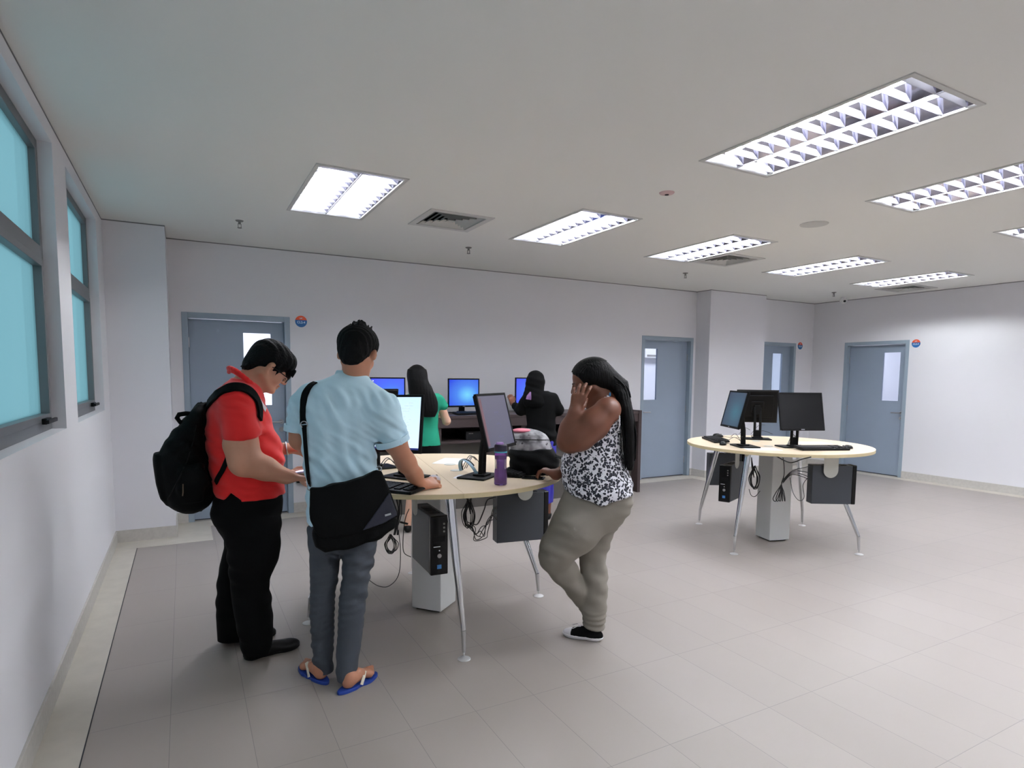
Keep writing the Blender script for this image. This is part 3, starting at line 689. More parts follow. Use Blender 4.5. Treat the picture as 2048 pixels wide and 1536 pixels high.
# curved lanyard/headset arc beside the stand
a0 = un(922, 942, 2, .92); a1 = un(956, 955, 2, .92)
mid = (a0+a1)/2
pts = []; nr = []
for k in range(17):
    t = math.pi*k/16; c2 = mid+(a0-mid)*math.cos(t); z = .922+.085*math.sin(t); pts.append((c2[0]-.02*math.sin(t), c2[1]+.03*math.sin(t), z)); nr.append((math.cos(t)*(a0-mid)[0], math.cos(t)*(a0-mid)[1], math.sin(t)*.1+.001))
r = empty('headset', tuple(mid), 0, 'blue and black curved headset standing on its ends by the grey screen', 'headset')
B().ribbon(pts, nr, .02, .004).build('headband', mat('pale_blue_band', (150, 185, 205), .5), r, world=True)
B().ribbon([(p[0]+.014, p[1]+.012, p[2]+.001) for p in pts[:13]], nr[:13], .016, .007).build('padding', M_black, r, world=True)

# ------------------------------------------------------------------ cables hanging under the tables
def bundle(label, seeds, m=None):
    """seeds: list of polylines in world space"""
    b = B()
    for p, rr in seeds:
        q = cable(p, rr); b.add(q.v, q.f)
    o = b.build('cable_bundle', m or M_cable, smooth=60); tag(o, label, 'cables', 'black cable bundles under the tables'); return o
def W_(px, py, dep):
    d = ray(px, py); hf = math.hypot(d[0], d[1]); return cC+d*(dep/hf)
def loops(cx_, cy_, dep, n, rx, ry, rnd, rr=.0024, top=None):
    out = []
    for i in range(n):
        p = []
        ox = rnd.uniform(-.4, .4)*rx; sx_ = rx*rnd.uniform(.5, 1.1); sy_ = ry*rnd.uniform(.75, 1.05)
        for k in range(9):
            t = -math.pi/2+2*math.pi*k/8+rnd.uniform(-.1, .1)
            p.append(W_(cx_+ox+sx_*math.cos(t)*(.5 if k in (0, 8, 1, 7) else 1), cy_+sy_*math.sin(t), dep+rnd.uniform(-.03, .03)))
        out.append((p, rr))
    return out
rnd = random.Random(3)
S = loops(940, 1028, 3.55, 8, 13, 30, rnd)
S += [([W_(938+rnd.uniform(-8, 8), 993, 3.6), W_(940+rnd.uniform(-4, 4), 1012, 3.55), W_(941, 1028, 3.55)], .003) for _ in range(6)]
for k in range(5):
    S.append(([W_(928+rnd.uniform(0, 16), 1040+rnd.uniform(0, 8), 3.55), W_(936+rnd.uniform(0, 16), 1054+rnd.uniform(0, 16), 3.56), W_(948+rnd.uniform(0, 16), 1062+rnd.uniform(0, 20), 3.6), W_(964+rnd.uniform(-4, 10), 1052+rnd.uniform(0, 24), 3.65), W_(976+rnd.uniform(-4, 4), 1040+rnd.uniform(0, 24), 3.72), W_(985+rnd.uniform(-3, 3), 1015+rnd.uniform(0, 30), 3.8), W_(994, 1012+k*7, 3.86)], .0026))
S.append(([W_(941, 1045, 3.55), W_(955, 1048, 3.6), W_(968, 1020, 3.7), W_(975, 1000, 3.8), W_(992, 995, 3.86)], .004))
bundle('black cables looped beside the chrome front leg of the near table', S)
S = loops(783, 1088, 3.5, 6, 11, 20, rnd, .0022)
S += [([W_(800+rnd.uniform(-8, 6), 998, 3.5), W_(797+rnd.uniform(-4, 6), 1030, 3.5), W_(790+rnd.uniform(-5, 6), 1070, 3.5)], .003) for _ in range(7)]
S.append(([W_(797, 1060, 3.5), W_(801, 1105, 3.5), W_(797, 1150, 3.45), W_(778, 1172, 3.45), W_(757, 1172, 3.45), W_(738, 1160, 3.4)], .0022))
S.append(([W_(818, 1018, 3.55), W_(810, 1040, 3.5), W_(806, 1080, 3.5), W_(808, 1105, 3.5), W_(822, 1114, 3.5)], .0024))
S.append(([W_(800, 1044, 3.5), W_(816, 1048, 3.5)], .006))
bundle('black cables dangling beside the shoulder bag under the near table', S)
S = loops(1508, 955, 5.85, 9, 9, 26, rnd, .0028)
S += [([W_(1503, 915, 5.8), W_(1505+rnd.uniform(-3, 3), 935, 5.85), W_(1508, 955, 5.85)], .004) for _ in range(5)]
S.append(([W_(1498, 978, 5.8), W_(1502, 990, 5.8), W_(1510, 993, 5.8), W_(1520, 982, 5.75)], .003))
bundle('knotted black cables left of the white pedestal of the far table', S)
S = [([W_(1566, 915, 5.5), W_(1568, 930, 5.5), W_(1568, 950, 5.5), W_(1563, 968, 5.5), W_(1552+k*4, 985, 5.5), W_(1546+k*6, 998, 5.5), W_(1553+k*4, 1001, 5.5), W_(1564, 972+k, 5.5)], .0035) for k in range(5)]
for k, (x, y) in enumerate([(1618, 933), (1617, 945), (1616, 953), (1616, 958)]):
    S.append(([W_(1566, 960+k*2, 5.5), W_(1580, 945+k*2, 5.4), W_(1595, 938+k*4, 5.3), W_(x, y, 5.2)], .003))
S.append(([W_(1580, 955, 5.4), W_(1586, 985, 5.35), W_(1598, 1001, 5.3), W_(1608, 995, 5.3), W_(1606, 970, 5.3), W_(1616, 955, 5.2)], .0026))
S.append(([W_(1552, 912, 5.5), W_(1580, 925, 5.4), W_(1605, 918, 5.3), W_(1622, 914, 5.25)], .005))
bundle('black cables hanging between the white pedestal and the side on computer', S)
S = []
for (x0_, y0_, x1_, y1_) in ((1480, 880, 1462, 873), (1484, 884, 1452, 884), (1502, 868, 1530, 850), (1502, 872, 1545, 868), (1478, 868, 1500, 860)):
    p0, p1 = un(x0_, y0_, 2, .925), un(x1_, y1_, 2, .925); md = (p0+p1)/2; md[2] = .97; S.append(([p0, md, p1], .0026))
p0, p1 = un(1574, 893, 2, .925), un(1592, 874, 2, .925); md = (p0+p1)/2; md[2] = .99
S.append(([p0, md, p1], .004)); S.append(([p0, md+np.array([0.02, 0, -.03]), p1], .003))
bundle('black leads lying across the far table between the stands', S)
S = []
for grp, lab in ((((925, 935, 952, 920), (929, 937, 955, 921), (933, 936, 957, 923)), 'black leads arching off the near table behind the headset'), (((757, 936, 790, 928), (760, 940, 793, 930)), 'black leads under the white document screen on the near table')):
    S = []
    for (x0_, y0_, x1_, y1_) in grp:
        p0, p1 = un(x0_, y0_, 2, .924), un(x1_, y1_, 2, .924); md = (p0+p1)/2; md[2] = .98; S.append(([p0, md, p1], .0026))
    bundle(lab, S)

# ------------------------------------------------------------------ back desk
dk = empty('computer_desk', (3.45, 6.25, 0), 0, 'long dark brown standing desk along the back wall', 'desk')
x0, x1 = 1.55, 5.335; yf, yb_ = 6.25, 6.97
Bd = B; L0 = lambda b, *a: b.bb(a[0]-3.45, a[1]-3.45, a[2]-6.25, a[3]-6.25, a[4], a[5])
L0(B(), x0, x1-.05, yf, yb_, DZ-.035, DZ).build('worktop', M_wenge, dk, bevel=.003)
L0(B(), x0, x1-.05, yf+.01, yf+.03, DZ-.135, DZ-.035).build('apron', M_wenge, dk)
L0(B(), x1-.05, x1, yf-.01, yb_, 0.0, DZ+.012).build('end_panel', M_wenge, dk, bevel=.003)
L0(B(), x0, x0+.04, yf, yb_, 0, DZ-.035).build('end_panel', M_wenge, dk)
L0(B(), x0+.04, x1-.05, yf+.01, yb_, .775, .80).build('shelf', M_wenge, dk)
L0(B(), x0+.04, x1-.05, yf+.12, yf+.14, 0.0, .775).build('modesty_panel', M_wenged, dk)
L0(B(), x0+.04, x1-.05, yb_-.02, yb_, .8, DZ-.035).build('back_panel', M_wenge, dk)
for dx_ in (2.47, 3.55, 4.45): L0(B(), dx_-.03, dx_+.03, yf+.03, yb_-.02, .8, DZ-.035).build('divider', M_wenge, dk)
tk = empty('cable_trunking', (1.3, D, 0), 0, 'low grey and black cable trunking on the wall beside the first door', 'trunking')
B().bb(-.24, .24, -.07, 0, .41, .44).build('cover', M_wenged, tk, bevel=.003); B().bb(-.24, .24, -.06, 0, .34, .41).build('channel', M_black, tk)
r = empty('desktop_computer', (2.98, 6.48, .80), rad(-90), 'small black desktop computer lying on the shelf inside the back desk', 'computer')
B().bb(-.17, .14, -.16, .16, .0, .10).build('case', M_black, r, bevel=.004)
B().bb(.14, .16, -.16, .16, .0, .10).build('front_panel', M_key, r, bevel=.004)
b = B()
for k in range(3): b.cyl((.159, -.12+.02*k, .075), (.163, -.12+.02*k, .075), .006)
b.cyl((.159, .05, .05), (.163, .05, .05), .01).build('front_socket', M_grille, r, smooth=40)

# ------------------------------------------------------------------ people: sculpted distance fields turned into meshes
class Frame:
    """person frame: u across the picture, v away along the horizontal sight line, z up"""
    def __init__(s, px0):
        d = ray(px0, 850); a = math.atan2(d[0], d[1]); s.a = a
        s.eu = np.array([math.cos(a), -math.sin(a), 0]); s.ev = np.array([math.sin(a), math.cos(a), 0])
    def P(s, px, py, V):
        d = ray(px, py); p = cC+d*(V/(d@s.ev)); return np.array([p@s.eu, V, p[2]])
    def Z(s, px, py, z):
        p = fl(px, py, z); return np.array([p@s.eu, p@s.ev, z])
    def w(s, q):
        q = np.asarray(q, float); return q[..., 0:1]*s.eu+q[..., 1:2]*s.ev+q[..., 2:3]*np.array([0, 0, 1.])

def nz(v): v = np.asarray(v, float); return v/np.linalg.norm(v)
class Field:
    def __init__(s, lo, hi, h):
        s.lo = np.array(lo, float); s.h = h; n = np.ceil((np.array(hi)-s.lo)/h).astype(int)+1; s.n = n
        s.ax = [(s.lo[i]+h*np.arange(n[i])).astype(np.float32) for i in range(3)]; s.d = np.full(tuple(n), .06, np.float32)
    def sub(s, lo, hi):
        sl = []
        for i in range(3):
            a = int(np.floor((lo[i]-s.lo[i])/s.h)); b = int(np.ceil((hi[i]-s.lo[i])/s.h))+1
            sl.append(slice(max(0, a), max(0, min(s.n[i], b))))
        X = s.ax[0][sl[0]][:, None, None]; Y = s.ax[1][sl[1]][None, :, None]; Z = s.ax[2][sl[2]][None, None, :]
        return tuple(sl), X, Y, Z
    def merge(s, sl, e, k, op='u'):
        a = s.d[sl]
        if a.size == 0: return
        e = np.broadcast_to(e, a.shape).astype(np.float32)
        if op == 'u':
            r = np.minimum(a, e)
            if k > 0: hh = np.maximum(k-np.abs(a-e), 0)/k; r = r-hh*hh*k*.25
        else:
            e = -e; r = np.maximum(a, e)
            if k > 0: hh = np.maximum(k-np.abs(a-e), 0)/k; r = r+hh*hh*k*.25
        s.d[sl] = r
    def cap(s, a, b, r0, r1=None, k=.02, op='u'):
        a = np.array(a, float); b = np.array(b, float); r1 = r0 if r1 is None else r1; m = max(r0, r1)+k+.03
        sl, X, Y, Z = s.sub(np.minimum(a, b)-m, np.maximum(a, b)+m); ab = b-a; L2 = max(float(ab@ab), 1e-9)
        t = np.clip(((X-a[0])*ab[0]+(Y-a[1])*ab[1]+(Z-a[2])*ab[2])/L2, 0, 1)
        e = np.sqrt((X-a[0]-ab[0]*t)**2+(Y-a[1]-ab[1]*t)**2+(Z-a[2]-ab[2]*t)**2)-(r0+(r1-r0)*t)
        s.merge(sl, e, k, op); return s
    def chain(s, pts, k=.02):
        for i in range(len(pts)-1): s.cap(pts[i][0], pts[i+1][0], pts[i][1], pts[i+1][1], k)
        return s
    def ell(s, c, r, R=None, k=.02, op='u'):
        c = np.array(c, float); r = np.array(r, float); m = float(r.max())+k+.03
        sl, X, Y, Z = s.sub(c-m, c+m); x, y, z = X-c[0], Y-c[1], Z-c[2]
        if R is not None: x, y, z = (R[0, 0]*x+R[1, 0]*y+R[2, 0]*z), (R[0, 1]*x+R[1, 1]*y+R[2, 1]*z), (R[0, 2]*x+R[1, 2]*y+R[2, 2]*z)
        k0 = np.sqrt((x/r[0])**2+(y/r[1])**2+(z/r[2])**2); k1 = np.sqrt((x/r[0]**2)**2+(y/r[1]**2)**2+(z/r[2]**2)**2)+1e-9
        s.merge(sl, k0*(k0-1)/k1, k, op); return s
    def rbox(s, c, hd, R=None, rr=.01, k=.0, op='u'):
        c = np.array(c, float); hd = np.array(hd, float); m = float(np.linalg.norm(hd))+k+.03
        sl, X, Y, Z = s.sub(c-m, c+m); x, y, z = X-c[0], Y-c[1], Z-c[2]
        if R is not None: x, y, z = (R[0, 0]*x+R[1, 0]*y+R[2, 0]*z), (R[0, 1]*x+R[1, 1]*y+R[2, 1]*z), (R[0, 2]*x+R[1, 2]*y+R[2, 2]*z)
        qx, qy, qz = np.abs(x)-hd[0]+rr, np.abs(y)-hd[1]+rr, np.abs(z)-hd[2]+rr
        e = np.sqrt(np.maximum(qx, 0)**2+np.maximum(qy, 0)**2+np.maximum(qz, 0)**2)+np.minimum(np.maximum(np.maximum(qx, qy), qz), 0)-rr
        s.merge(sl, e, k, op); return s
    def loft(s, sec, k=.02, n=2.2, round_=.0, soft=3):
        """sec rows: z, centre u, centre v, half width, half depth"""
        A = np.array(sorted(sec, key=lambda q: q[0]), float); z0, z1 = A[0, 0], A[-1, 0]; m = k+.03
        lo = [(A[:, 1]-A[:, 3]).min()-m, (A[:, 2]-A[:, 4]).min()-m, z0-m]; hi = [(A[:, 1]+A[:, 3]).max()+m, (A[:, 2]+A[:, 4]).max()+m, z1+m]
        sl, X, Y, Z = s.sub(lo, hi); zz = np.clip(Z.ravel(), z0, z1)
        cols = []
        zf = np.linspace(z0, z1, 160)
        for c in range(1, 5):
            y = np.interp(zf, A[:, 0], A[:, c]); w = 2*soft+1; yp = np.pad(y, soft, mode='edge'); y2 = np.convolve(yp, np.ones(w)/w, 'valid'); cols.append(np.interp(zz, zf, y2).astype(np.float32)[None, None, :])
        cu, cv, a, b = cols; x = X-cu; y = Y-cv; rr_ = np.sqrt(x*x+y*y)+1e-6
        q = (np.abs(x/a)**n+np.abs(y/b)**n)**(1/n); e = rr_-rr_/np.maximum(q, 1e-4); e = np.where(q < .2, -np.minimum(a, b)*.8, e)
        cz = np.maximum(z0-Z, Z-z1)
        if round_: e = np.sqrt(np.maximum(e+round_, 0)**2+np.maximum(cz+round_, 0)**2)+np.minimum(np.maximum(e+round_, cz+round_), 0)-round_
        else: e = np.maximum(e, cz)
        s.merge(sl, e, k); return s
    def plate(s, poly, v0, hv, rr=.01, k=.0, bend=None):
        """polygon in (u,z) with half thickness hv about v0; bend(u,z) shifts v"""
        P_ = np.array(poly, float); m = .05
        lo = [P_[:, 0].min()-m, v0-hv-m-.08, P_[:, 1].min()-m]; hi = [P_[:, 0].max()+m, v0+hv+m+.08, P_[:, 1].max()+m]
        sl, X, Y, Z = s.sub(lo, hi); x, z = X[:, 0, :], Z[0, :, :]; x = X[:, :, 0][:, 0][:, None]; z = Z[0, 0, :][None, :]
        d2 = np.full((x.shape[0], z.shape[1]), 1e9); sg = np.ones_like(d2); N = len(P_)
        for i in range(N):
            a, b = P_[i], P_[(i+1) % N]; ex, ez = b-a; wx, wz = x-a[0], z-a[1]; t = np.clip((wx*ex+wz*ez)/(ex*ex+ez*ez), 0, 1)
            d2 = np.minimum(d2, (wx-ex*t)**2+(wz-ez*t)**2)
            c1 = z >= a[1]; c2 = z < b[1]; c3 = ex*wz > ez*wx; fl_ = (c1 & c2 & c3) | (~c1 & ~c2 & ~c3); sg = np.where(fl_, -sg, sg)
        dd = (np.sqrt(d2)*sg)[:, None, :]
        vb = 0 if bend is None else bend(x, z)[:, None, :]
        dv = np.abs(Y-v0-vb)-hv; a_, b_ = dd+rr, dv+rr
        e = np.sqrt(np.maximum(a_, 0)**2+np.maximum(b_, 0)**2)+np.minimum(np.maximum(a_, b_), 0)-rr
        s.merge(sl, e, k); return s
    def cut(s, nrm, pt):
        """remove the side the normal points to"""
        n_ = nz(nrm); X, Y, Z = s.ax[0][:, None, None], s.ax[1][None, :, None], s.ax[2][None, None, :]
        s.d = np.maximum(s.d, ((X-pt[0])*n_[0]+(Y-pt[1])*n_[1]+(Z-pt[2])*n_[2]).astype(np.float32)); return s
    def ripple(s, waves, lo=None, hi=None):
        """waves: (direction, wavelength, amplitude, warp seed)"""
        sl, X, Y, Z = s.sub(lo if lo is not None else s.lo, hi if hi is not None else s.lo+s.h*s.n)
        e = 0
        for dr, wl, am, sd in waves:
            g = np.random.RandomState(sd).randn(6); dr = nz(dr); ph = (X*dr[0]+Y*dr[1]+Z*dr[2])*(2*math.pi/wl)
            wp = 1.3*np.sin((X*g[0]+Y*g[1]+Z*g[2])*14+g[3]*3)+.8*np.sin((X*g[4]-Y*g[5]+Z*g[1])*23+g[2])
            am_ = .5+.5*np.sin((X*g[3]+Y*g[4]+Z*g[5])*9+g[0]*5)
            e = e+am*am_*np.sin(ph+wp)
        if hi is not None: e = e*np.clip((hi[2]-Z)/.09, 0, 1)
        s.d[sl] = s.d[sl]+e.astype(np.float32); return s
    def at(s, p):
        q = (np.array(p)-s.lo)/s.h; i = np.clip(np.floor(q).astype(int), 0, s.n-2); f = q-i; r = 0
        for a in (0, 1):
            for b in (0, 1):
                for c in (0, 1):
                    r += s.d[i[0]+a, i[1]+b, i[2]+c]*(f[0] if a else 1-f[0])*(f[1] if b else 1-f[1])*(f[2] if c else 1-f[2])
        return float(r)
    def grad(s, p):
        e = s.h*1.5; p = np.array(p, float); return nz([s.at(p+np.eye(3)[i]*e)-s.at(p-np.eye(3)[i]*e) for i in range(3)])
    def mesh(s, name, fr, m, parent, smooth=True, label=None, relax=1):
        d = s.d; S = (d < 0).astype(np.int8); nx, ny, nzz = d.shape
        cs = np.zeros((nx-1, ny-1, nzz-1), np.int8)
        for a in (0, 1):
            for b in (0, 1):
                for c in (0, 1): cs += S[a:nx-1+a, b:ny-1+b, c:nzz-1+c]
        act = (cs > 0) & (cs < 8); I, J, K = np.nonzero(act); idx = np.full(act.shape, -1, np.int64); idx[act] = np.arange(len(I))
        acc = np.zeros((len(I), 3)); cnt = np.zeros(len(I)); co = [(a, b, c) for a in (0, 1) for b in (0, 1) for c in (0, 1)]
        for p in co:
            for q in co:
                if sum(abs(p[t]-q[t]) for t in range(3)) != 1 or p > q: continue
                da = d[I+p[0], J+p[1], K+p[2]]; db = d[I+q[0], J+q[1], K+q[2]]; mk = (da < 0) != (db < 0)
                t = np.where(mk, da/np.where(mk, da-db, 1), 0)[:, None]; pos = np.array(p)+(np.array(q)-np.array(p))*t
                acc[mk] += pos[mk]; cnt[mk] += 1
        V = s.lo+s.h*(np.stack([I, J, K], 1)+acc/cnt[:, None]); Q = []
        for ax in range(3):
            o1, o2 = [(1, 2), (2, 0), (0, 1)][ax]
            sh = [slice(None)]*3; sh2 = [slice(None)]*3; sh[ax] = slice(0, -1); sh2[ax] = slice(1, None); A, C = S[tuple(sh)], S[tuple(sh2)]
            e = np.argwhere(A != C); ok = (e[:, o1] > 0) & (e[:, o2] > 0) & (e[:, o1] < d.shape[o1]-1) & (e[:, o2] < d.shape[o2]-1); e = e[ok]
            if not len(e): continue
            def ci(d1, d2):
                f = e.copy(); f[:, o1] += d1; f[:, o2] += d2; return idx[f[:, 0], f[:, 1], f[:, 2]]
            q = np.stack([ci(-1, -1), ci(0, -1), ci(0, 0), ci(-1, 0)], 1); inside = A[e[:, 0], e[:, 1], e[:, 2]] == 1
            q[~inside] = q[~inside][:, ::-1]; Q.append(q)
        Q = np.concatenate(Q); Q = Q[(Q >= 0).all(1)]
        for _ in range(relax):
            sm = np.zeros_like(V); cn = np.zeros(len(V))
            for a, b in ((0, 1), (1, 2), (2, 3), (3, 0)):
                np.add.at(sm, Q[:, a], V[Q[:, b]]); np.add.at(sm, Q[:, b], V[Q[:, a]]); np.add.at(cn, Q[:, a], 1); np.add.at(cn, Q[:, b], 1)
            V = V*.45+(sm/np.maximum(cn, 1)[:, None])*.55
        Wd = fr.w(V)
        r = parent
        while r is not None and r.parent: r = r.parent
        if r is not None:
            Mi = np.array(r.matrix_basis.inverted()); Wd = Wd@Mi[:3, :3].T+Mi[:3, 3]
        me = bpy.data.meshes.new(name); me.vertices.add(len(Wd)); me.vertices.foreach_set('co', Wd.astype(np.float32).ravel())
        me.loops.add(Q.size); me.loops.foreach_set('vertex_index', Q.astype(np.int32).ravel()); me.polygons.add(len(Q))
        me.polygons.foreach_set('loop_start', (np.arange(len(Q))*4).astype(np.int32)); me.update(calc_edges=True); me.validate()
        me.polygons.foreach_set('use_smooth', [smooth]*len(me.polygons)); me.materials.append(m)
        o = bpy.data.objects.new(name, me); COL.objects.link(o)
        if parent is not None: o.parent = parent
        if label: o['label'] = label
        return o

def sections(fr, rows, V, b):
    """rows: (py, xl, xr[, V[, b]]) -> loft sections"""
    out = []
    for r in rows:
        v = r[3] if len(r) > 3 and r[3] is not None else V; bb_ = r[4] if len(r) > 4 else b
        L_, R_ = fr.P(r[1], r[0], v), fr.P(r[2], r[0], v); out.append(((L_[2]+R_[2])/2, (L_[0]+R_[0])/2, v, (R_[0]-L_[0])/2, bb_))
    return out

def basis(fwd, up):
    f = nz(fwd); l = nz(np.cross(up, f)); return np.stack([f, l, np.cross(f, l)], 1)   # columns fwd, left, up

def head(s, c, R, sc=1., fat=1., ears=True, k=.02, turned=True):
    T = lambda x, y, z: np.array(c)+R@(np.array([x, y, z])*sc)
    E_ = lambda p, r, kk=k, op='u': s.ell(T(*p), np.array(r)*sc, R, kk, op)
    C_ = lambda p, q, r0, r1, kk=.012, op='u': s.cap(T(*p), T(*q), r0*sc, r1*sc, kk, op)
    E_((-.012, 0, .034), (.098, .076, .088)); E_((.03, 0, -.03), (.058, .058*fat, .072)); E_((.045, 0, -.078), (.042, .042*fat, .034))
    for y in (-1, 1):
        C_((-.012, y*.058*fat, -.04), (.058, y*.022*fat, -.09), .020, .016, .025)
        E_((.058, y*.036, -.026), (.028, .026*fat, .03)); C_((.078, y*.012, .022), (.070, y*.042, .020), .012, .010)
    C_((.088, 0, .016), (.108, 0, -.018), .0075, .0105); E_((.106, 0, -.024), (.012, .011, .010), .006)
    for y in (-1, 1):
        E_((.098, y*.0125, -.027), (.009, .007, .007), .005); E_((.099, y*.033, .003), (.018, .017, .013), .012, 's'); E_((.078, y*.032, .002), (.0135, .0145, .012), .004)
    E_((.092, 0, -.052), (.011, .023, .0065), .005); E_((.089, 0, -.064), (.011, .019, .0075), .005); E_((.104, 0, -.0575), (.010, .022, .0016), .002, 's')
    E_((.080, 0, -.092), (.018, .022, .016), .018)
    if ears:
        for y in (-1, 1):
            C_((-.012, y*.078, -.022), (-.004, y*.084, .008), .010, .012, .006); C_((-.004, y*.084, .008), (.006, y*.079, .020), .011, .008, .004); C_((-.004, y*.078, -.028), (.002, y*.074, -.038), .009, .007, .004)
            E_((.004, y*.091, -.004), (.008, .006, .014), .004, 's')
    return T

def hand(s, w, d, n, t, curls, sc=1., thumb=(.6, .7, .25), thumb2=(.2, .95, .2), spread=.0, k=.014):
    d, n, t = nz(d), nz(n), nz(t); w = np.array(w, float); offs = [.030, .010, -.010, -.028]; klen = [.090, .093, .088, .080]
    s.cap(w-d*.01*sc, w+d*.03*sc, .022*sc, .022*sc, k+.01)
    for o, L in zip(offs, klen):
        s.cap(w+(t*o*.55+d*.015)*sc, w+(t*o+d*L)*sc, .0135*sc, .0115*sc, k)
    segs = [(.040, .025, .020), (.044, .028, .021), (.041, .026, .020), (.032, .020, .018)]; rs = [.0098, .0100, .0094, .0082]
    for i, (o, L) in enumerate(zip(offs, klen)):
        p = w+(t*o+d*L)*sc; a = 0; dd0 = nz(d+t*spread*(1.5-i)*.5)
        for j in range(3):
            a += curls[i][j]; di = dd0*math.cos(a)+n*math.sin(a); q = p+di*segs[i][j]*sc; r0 = rs[i]*(1-.08*j); s.cap(p, q, r0*sc, r0*.93*sc, .004); p = q
    b0 = w+(d*.022+t*.022+n*.006)*sc; v = t*thumb[0]+d*thumb[1]+n*thumb[2]; b1 = b0+nz(v)*.044*sc
    v2 = t*thumb2[0]+d*thumb2[1]+n*thumb2[2]; b2 = b1+nz(v2)*.032*sc; b3 = b2+nz(v2+n*.2)*.024*sc
    s.cap(b0, b1, .0155*sc, .0125*sc, .012); s.cap(b1, b2, .0122*sc, .011*sc, .004); s.cap(b2, b3, .011*sc, .0092*sc, .003)

def shoe(s, heel, toe, w=.045, hgt=.06, k=.02, toe_h=.032):
    a, b = np.array(heel, float), np.array(toe, float); a[2] = b[2] = 0; d = nz(b-a); L = np.linalg.norm(b-a); R = basis(d, [0, 0, 1])
    s.ell(a+d*.055+np.array([0, 0, .032]), (.055, w*.82, .036), R, k); s.ell(a+d*L*.45+np.array([0, 0, .034]), (L*.3, w*.8, .04), R, k)
    s.ell(a+d*(L-.075)+np.array([0, 0, .024]), (.075, w, toe_h), R, k); s.cap(a+d*.06+np.array([0, 0, .04]), a+d*.075+np.array([0, 0, hgt+.03]), w*.72, w*.7, k)

def surf(fr, F, px, py, off, vlo=2., vhi=7., step=.004):
    """first point along the sight line where the field drops below off"""
    v = vlo
    while v < vhi:
        p = fr.P(px, py, v)
        q = (p-F.lo)/F.h
        if (q > 1).all() and (q < F.n-2).all() and F.at(p) < off: return p
        v += step
    return None

def strap(name, fr, F, pts, w, th, m, parent, lift=.004, vlo=2., ntan=None, ws=None):
    P_, N_ = [], []; dens = []
    for i in range(len(pts)-1):
        for k in range(5): dens.append(tuple(pts[i][j]+(pts[i+1][j]-pts[i][j])*k/5 for j in (0, 1)))
    dens.append(pts[-1][:2])
    for (x, y) in dens:
        p = surf(fr, F, x, y, th/2+lift, vlo)
        if p is None: continue
        P_.append(p); N_.append(F.grad(p))
    P_ = np.array(P_); N_ = np.array(N_)
    for _ in range(3):
        P_[1:-1] = (P_[:-2]+P_[1:-1]*2+P_[2:])/4; N_[1:-1] = (N_[:-2]+N_[1:-1]*2+N_[2:])/4
    return B().ribbon([tuple(x) for x in fr.w(P_)], [tuple(x) for x in fr.w(N_)], w, th).build(name, m, parent, world=True, smooth=50, bevel=.002)

# skin, hair, cloth
M_skinA = mat('skin_light', (200, 146, 118), .5, vary=.06, vscale=20, sss=.12, bump=(220, .02))
M_skinB = mat('skin_tan', (184, 128, 100), .5, vary=.06, vscale=20, sss=.1, bump=(220, .02))
M_skinC = mat('skin_dark', (118, 72, 52), .45, vary=.08, vscale=18, sss=.08, bump=(220, .02))
M_skinD = mat('skin_fair', (222, 176, 150), .5, sss=.1)
M_hair = mat('black_hair', (9, 8, 9), .55, bump=(120, .5), spec=.16, stretch=(1, 1, .15))
M_hairs = mat('short_black_hair', (8, 7, 8), .65, bump=(90, .8), spec=.15)
M_red = mat('red_pique_cotton', (226, 22, 18), .75, bump=(420, .15), sheen=.2)
M_wht = mat('white_cotton', (225, 222, 226), .75)
M_aqua = mat('pale_blue_cotton', (190, 222, 236), .8, bump=(300, .12), sheen=.15)
M_blk = mat('black_cloth', (9, 9, 10), .9, bump=(300, .12), spec=.15)
M_blkn = mat('black_nylon', (7, 8, 9), .75, spec=.12, bump=(160, .2), vary=.2, vscale=6)
M_navy = mat('navy_nylon', (24, 27, 44), .6, bump=(160, .15))
M_jean = mat('washed_grey_denim', (64, 70, 79), .8, vary=.2, vscale=5, bump=(320, .2))
M_taupe = mat('taupe_cotton', (132, 126, 116), .8, vary=.05, vscale=7, bump=(300, .12))
M_green = mat('green_jersey', (14, 152, 118), .75, bump=(200, .1))
M_leather = mat('black_leather', (8, 8, 9), .45, bump=(90, .1), spec=.25)
M_rubber = mat('blue_rubber', (28, 62, 150), .5)
M_strapw = mat('cream_strap', (226, 218, 200), .5)
M_metal = mat('buckle_metal', (190, 190, 195), .25, 1.)

